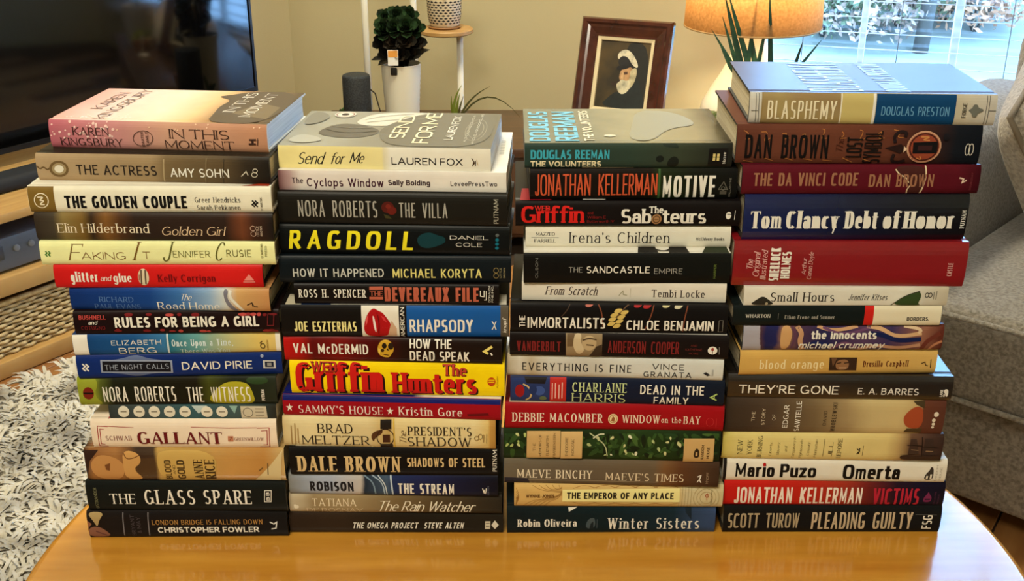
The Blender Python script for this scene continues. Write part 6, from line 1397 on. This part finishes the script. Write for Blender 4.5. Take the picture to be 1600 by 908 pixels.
mesh_obj('shade', v, f, lm, lamp, True)
for z, rad in ((SZ, .2125), (SZ + .27, .2025)):
    tube('shade_rim', [(rad * math.cos(2 * math.pi * k / 48), rad * math.sin(2 * math.pi * k / 48), z) for k in range(49)], .0028, mat('rim_tape', (186, 150, 100), .7), lamp, 6)
for k in range(3):
    a = 2 * math.pi * k / 3
    tube('spider_arm', [(0, 0, SZ + .262), (.2 * math.cos(a), .2 * math.sin(a), SZ + .262)], .003, mat('brass', (176, 140, 76), .3, metal=1), lamp, 6)
lathe('bulb', [(.012, .5), (.014, .515), (.03, .545), (.03, .56), (.018, .58), (0, .585)], mat('bulb_glass', (255, 214, 150), .3, emit=14), lamp, 20)
pl = bpy.data.lights.new('bulb_light', 'POINT')
pl.energy = 36
pl.color = (1.0, .78, .5)
pl.shadow_soft_size = .05
plo = bpy.data.objects.new('bulb_light', pl)
plo.location = (0, 0, .535)
plo.parent = lamp
C.objects.link(plo)

# snake plant before the lamp, with its pot on the sideboard
sn = at(1190, 103, 3.36)
snk = thing('snake_plant', 'potted snake plant with pointed dark green leaves in front of the lamp', 'plant', (sn.x, 3.38, SBZ))
lathe('pot', [(0, 0), (.05, 0), (.06, .02), (.07, .16), (.072, .175), (.067, .175), (.064, .16), (0, .155)], mat('grey_pot', (190, 186, 176), .6), snk, 32)
lathe('soil', [(.063, .1555), (.05, .165), (0, .168)], mat('soil', (34, 26, 20), .95), snk, 20)
sgm = mat('snake_green', (34, 74, 62), .38, noise=((60, 100, 70), 30, 3, .45, .7))
for (bx_, by_), (tx_, ty_), w in (((1146, 103), (1112, 46), .006), ((1151, 103), (1129, 26), .007), ((1158, 103), (1133, -6), .011), ((1170, 103), (1138, -10), .010), ((1168, 103), (1184, -4), .008), ((1182, 103), (1172, 40), .006), ((1184, 103), (1202, 18), .007), ((1204, 103), (1203, -12), .009), ((1178, 103), (1169, 20), .006), ((1242, 103), (1254, 66), .006), ((1250, 103), (1284, 62), .005), ((1140, 103), (1125, 70), .005)):
    b0, t0 = at(bx_, by_, 3.37), at(tx_, ty_, 3.37 + random.uniform(-.05, .03))
    root0 = Vector((sn.x + (b0.x - sn.x) * .45, 3.38, SBZ + .16))
    V, F = [], []
    blade(V, F, [q_ - Vector((sn.x, 3.38, SBZ)) for q_ in [root0, root0.lerp(b0, .6), b0, b0.lerp(t0, .35), b0.lerp(t0, .7), t0]], w)
    mesh_obj('leaf', V, F, sgm, snk, True)

# small succulents on the sideboard
def small_succ(px, Y, label, m, size, n, rim=(150, 96, 64), zc=.0):
    q = at(px, 180, Y)
    o = thing('succulent', label, 'plant', (q.x, Y, SBZ))
    lathe('pot', [(0, 0), (.026, 0), (.034, .05), (.031, .05), (.03, .044), (0, .044)], mat('pot_%d' % rim[0], rim, .7), o, 24)
    rosette('leaf_rosette', o, (0, 0, .052 + zc), Vector((0, -.5, .8)), size, n, m, rs)
    return o
small_succ(1090, 3.36, 'lime green rosette succulent next to the white lamp base', mat('lime_leaf', (176, 190, 90), .4), .045, 16, zc=.018)
small_succ(1119, 3.4, 'grey-green succulent between the lime one and the tall stacked books', mat('sage_leaf', (150, 160, 118), .45), .04, 14, (190, 170, 140), .01)
q = at(1047, 178, 3.36)
stick = thing('white_marker', 'thin white stick marker standing near the lime succulent', 'plant marker', (q.x, 3.36, SBZ))
lathe('base', [(0, 0), (.02, 0), (.022, .006), (.01, .012), (0, .012)], cer, stick, 16)
tube('stick', [(0, 0, .01), (-.004, 0, .06), (-.009, 0, .088)], .0028, wm, stick, 8)

# ---------------------------------------------------------------- window blind
bl = bpy.data.objects.new('window_blind', None)
bl.matrix_world = wx
C.objects.link(bl)
tag(bl, 'open white horizontal slat blind hanging in the bright window', 'blind')
slat_m = bpy.data.materials.new('blind_vinyl')
slat_m.use_nodes = True
nt = slat_m.node_tree
nt.nodes.remove(nt.nodes['Principled BSDF'])
df, tl, mx = nt.nodes.new('ShaderNodeBsdfDiffuse'), nt.nodes.new('ShaderNodeBsdfTranslucent'), nt.nodes.new('ShaderNodeMixShader')
df.inputs['Color'].default_value = tl.inputs['Color'].default_value = lin((222, 226, 230))
mx.inputs[0].default_value = .5
nt.links.new(df.outputs[0], mx.inputs[1]); nt.links.new(tl.outputs[0], mx.inputs[2])
nt.links.new(mx.outputs[0], nt.nodes['Material Output'].inputs[0])
sm = bmesh.new()
bmesh.ops.create_cube(sm, size=1)
for v_ in sm.verts:
    v_.co = Vector((v_.co.x * (WL - .03), v_.co.y * .03, v_.co.z * .003))
sme = bpy.data.meshes.new('slat')
sm.to_mesh(sme); sm.free()
sme.materials.append(slat_m)
z = WZ0 + .055
while z < WZ1 - .08:
    o = bpy.data.objects.new('slat', sme)
    o.parent = bl
    o.location = (WL / 2, -.0, z)
    o.rotation_euler = (R(-8), 0, 0)
    C.objects.link(o)
    z += .0535
box('head_rail', (.01, -.03, WZ1 - .055), (WL - .01, .025, WZ1 - .001), slat_m, bl, .004)
box('bottom_rail', (.015, -.025, WZ0 + .006), (WL - .015, .022, WZ0 + .024), slat_m, bl, .004)
for s in (.2, .515, .86, 1.3, 1.7):
    tube('ladder_cord', [(s, -.026, WZ0 + .02), (s, -.026, WZ1 - .05)], .0014, mat('cord_grey', (150, 160, 170), .7), bl, 5)

# ---------------------------------------------------------------- outdoors
def gz_(Y):
    return -.3 if Y < 8.2 else -.3 + (Y - 8.2) * .22
gy_ = [4.9, 8.2, 12, 24]
struct(mesh_obj('ground', [(x, y, gz_(y)) for y in gy_ for x in (-1, 16)], [(2 * k, 2 * k + 1, 2 * k + 3, 2 * k + 2) for k in range(3)], mat('pale_ground', (134, 136, 124), .9, noise=((112, 114, 100), 1.2, 5, .4, .7))))
ro = random.Random(21)
tcol = [(190, 156, 136), (150, 156, 112), (204, 146, 108), (130, 140, 104), (196, 176, 146)]
fol = [mat('foliage_%d' % k, c, .8, noise=(tuple(int(v * .75) for v in c), 2.5, 3, .4, .65)) for k, c in enumerate(tcol)]
bark = mat('bark', (90, 84, 78), .9)
tl_lab = ['slender bare trunk tree with pinkish foliage outside', 'tree with pale green foliage outside the window', 'autumn orange foliage tree outside the window', 'bushy grey-green tree behind the blind', 'pale blossom coloured tree far outside']
def tree(px, Y, h, rad, k, label):
    g = at(px, 60, Y)
    gz = gz_(Y)
    t = thing('garden_tree', label, 'tree', (g.x, Y, gz), 0, 'trees outside the window')
    lean = ro.uniform(-.15, .15)
    tube('trunk', [(0, 0, -.05), (lean * .4, 0, h * .3), (lean, 0, h * .6), (lean * 1.3, .1, h)], .06, bark, t, 8, [1, .85, .7, .35])
    for j in range(4):
        a = j * 1.9 + ro.random()
        tube('branch', [(lean * .8, 0, h * (.35 + .12 * j)), (lean + .5 * rad * math.cos(a), .3 * math.sin(a), h * (.45 + .13 * j)), (lean + rad * math.cos(a), .5 * math.sin(a), h * (.52 + .14 * j))], .02, bark, t, 6, [1, .7, .3])
    V, F = [], []
    for _ in range(520):
        r_ = rad * ro.random() ** .45
        a, b = ro.uniform(0, 6.283), ro.uniform(-1, 1)
        c = Vector((lean + r_ * math.cos(a) * math.sqrt(1 - b * b), r_ * math.sin(a) * math.sqrt(1 - b * b), h * .78 + r_ * b * 1.15))
        s = ro.uniform(.05, .12)
        u = Vector((ro.gauss(0, 1), ro.gauss(0, 1), ro.gauss(0, 1))).normalized()
        w = u.orthogonal().normalized()
        i = len(V)
        V += [tuple(c - u * s), tuple(c + w * s * .5), tuple(c + u * s), tuple(c - w * s * .5)]
        F.append((i, i + 1, i + 2, i + 3))
    fo = mesh_obj('foliage', V, F, fol[k], t)
    fo['kind'] = 'stuff'
tree(1300, 9.6, 2.6, .9, 2, 'autumn orange tree outside, nearest the lamp')
tree(1440, 8.2, 2.6, .5, 1, 'slender tree outside with its trunk between the two mullions')
tree(1390, 11.5, 3.0, .9, 0, 'pinkish tree far outside behind the slender one')
tree(1560, 9.4, 2.6, .8, 4, 'pale cream tree outside, right of the right mullion')
tree(1610, 13.5, 3, 1.1, 3, 'grey-green tree outside at the right edge of the view')
def shrub(px, Y, rad, k, label):
    g = at(px, 60, Y)
    t = thing('garden_shrub', label, 'shrub', (g.x, Y, gz_(Y)), 0, 'shrubs outside the window')
    for j in range(5):
        a = j * 1.3
        tube('stem', [(0, 0, -.02), (.3 * rad * math.cos(a), .3 * rad * math.sin(a), .5 * rad), (.7 * rad * math.cos(a), .6 * rad * math.sin(a), 1.1 * rad)], .012, bark, t, 5, [1, .7, .3])
    V, F = [], []
    for _ in range(1500):
        r_ = rad * ro.random() ** .4
        a, b = ro.uniform(0, 6.283), ro.uniform(-.75, 1)
        c = Vector((r_ * math.cos(a) * math.sqrt(1 - b * b), r_ * math.sin(a) * math.sqrt(1 - b * b), rad * .8 + r_ * b))
        s_ = ro.uniform(.018, .045)
        u = Vector((ro.gauss(0, 1), ro.gauss(0, 1), ro.gauss(0, 1))).normalized()
        w = u.orthogonal().normalized()
        i = len(V)
        V += [tuple(c - u * s_), tuple(c + w * s_ * .5), tuple(c + u * s_), tuple(c - w * s_ * .5)]
        F.append((i, i + 1, i + 2, i + 3))
    fo = mesh_obj('foliage', V, F, fol[k], t)
    fo['kind'] = 'stuff'
names = {0: 'dusty pink', 1: 'pale green', 2: 'rust orange', 3: 'grey-green', 4: 'cream'}
spots = [(1285, 9.4, .45, 3), (1345, 9.3, .5, 0), (1400, 9.6, .5, 1), (1470, 9.7, .5, 4), (1520, 9.5, .42, 2), (1585, 10.3, .5, 3), (1305, 11, .6, 1), (1370, 12.3, .7, 2), (1445, 11.2, .6, 0), (1520, 11.4, .6, 3), (1600, 11.8, .6, 4), (1250, 10.2, .5, 2)]
place = {1250: 'hidden half behind the lamp shade', 1285: 'just right of the lamp shade', 1345: 'behind the left mullion', 1400: 'near the first ladder cord', 1470: 'beside the right mullion', 1520: 'right of the right mullion, front row', 1585: 'above the sofa back', 1305: 'in the back row right of the lamp', 1370: 'in the back row between mullions, left', 1445: 'in the back row between mullions, right', 1600: 'in the back row at the right edge'}
for n_, (px, Y, rad, k) in enumerate(spots):
    shrub(px, Y - .9, rad, k, names[k] + ' shrub outside the window, ' + (place[px] if (px, k) != (1520, 3) else 'in the back row right of the mullions'))

# ---------------------------------------------------------------- sofa
SO = Vector((.752, 1.862, 0))
sa = math.atan2(-.67, .74)
sofa = thing('sofa', 'grey-brown upholstered sofa with rolled seams at the right', 'sofa', SO, sa)
fab = mat('sofa_tweed', (144, 136, 124), .95, noise=((106, 98, 87), 150, 3, .38, .66), bump=(320, .5), sheen=.25)
def soft(name, lo, hi, r, m, parent, puff=0.0, seg=5, rot=None, loc=None):
    bm = bmesh.new()
    bmesh.ops.create_cube(bm, size=1)
    for v_ in bm.verts:
        v_.co = Vector([lo[i] + (v_.co[i] + .5) * (hi[i] - lo[i]) for i in range(3)])
    bmesh.ops.bevel(bm, geom=list(bm.edges), offset=r, segments=seg, affect='EDGES', profile=.5)
    if puff:
        bmesh.ops.subdivide_edges(bm, edges=[e_ for e_ in bm.edges if e_.calc_length() > .1], cuts=6, use_grid_fill=True)
        c = [(lo[i] + hi[i]) / 2 for i in range(3)]
        hf = [(hi[i] - lo[i]) / 2 for i in range(3)]
        for v_ in bm.verts:
            q_ = [(v_.co[i] - c[i]) / hf[i] for i in range(3)]
            v_.co.z += puff * (1 - q_[0] ** 2) * (1 - q_[1] ** 2) * (1 if q_[2] > 0 else 0)
    return bm_obj(name, bm, m, parent, True, loc, rot)
soft('base', (-.28, .03, .06), (1.9, .92, .268), .02, fab, sofa)
soft('seat_cushion', (-.066, -.012, .275), (.95, .66, .452), .028, fab, sofa, .02)
soft('seat_cushion', (.955, -.012, .275), (1.896, .66, .452), .028, fab, sofa, .02)
soft('arm', (-.3, .0, .27), (-.072, .92, .69), .075, fab, sofa)
soft('backrest', (-.16, .7, .27), (1.9, .93, .86), .07, fab, sofa)
for x0, x1 in ((-.066, .95), (.955, 1.896)):
    sc_o = [(x0 + .02, -.016, .442), ((x0 + x1) / 2, -.018, .446), (x1 - .02, -.016, .442)]
    tube('seam_piping', sc_o, .0055, fab, sofa, 8)
    tube('seam_piping', [(x0 + .02, -.012, .284), ((x0 + x1) / 2, -.014, .284), (x1 - .02, -.012, .284)], .0055, fab, sofa, 8)
for x in (-.15, 1.85):
    for y in (.08, .87):
        lathe('leg', [(.018, 0), (.026, .0595)], sb_m, sofa, 12, loc=(x, y, 0))
pil_c = SO + Vector((.74, -.67, 0)) * .115 + Vector((.67, .74, 0)) * .34 + Vector((0, 0, .685))
pil = thing('throw_pillow', 'grey-brown throw pillow with corded edge leaning on the sofa arm', 'pillow', pil_c, sa)
pil.rotation_euler = (Matrix.Rotation(sa, 3, 'Z') @ Matrix.Rotation(R(-20), 3, 'Y') @ Matrix.Rotation(R(24), 3, 'X')).to_euler()
V, F = [], []
N = 14
for side in (1, -1):
    for i in range(N + 1):
        for j in range(N + 1):
            u, w = i / N * 2 - 1, j / N * 2 - 1
            pin = 1 - .06 * (1 - u * u) * abs(w) ** 3
            th = .085 * ((1 - u ** 4) * (1 - w ** 4)) ** .5
            V.append((side * th, .23 * u * (1 - .07 * (1 - w * w)), .23 * w * (1 - .07 * (1 - u * u))))
for s0 in (0, 1):
    o0 = s0 * (N + 1) ** 2
    for i in range(N):
        for j in range(N):
            q_ = [o0 + i * (N + 1) + j, o0 + (i + 1) * (N + 1) + j, o0 + (i + 1) * (N + 1) + j + 1, o0 + i * (N + 1) + j + 1]
            F.append(tuple(q_ if s0 == 0 else q_[::-1]))
mesh_obj('cushion', V, F, mat('pillow_tweed', (172, 160, 144), .95, noise=((130, 120, 106), 130, 3, .38, .66), bump=(260, .5), sheen=.25), pil, True)
edge = []
for k in range(4 * N + 1):
    k2 = k % (4 * N)
    sd, t = divmod(k2, N)
    q_ = -1 + 2 * t / N
    u, w = [(q_, -1), (1, q_), (-q_, 1), (-1, -q_)][sd]
    edge.append((0, .23 * u * (1 - .07 * (1 - w * w)), .23 * w * (1 - .07 * (1 - u * u))))
tube('corded_edge', edge, .0055, mat('pillow_cord', (120, 108, 92), .9), pil, 8)
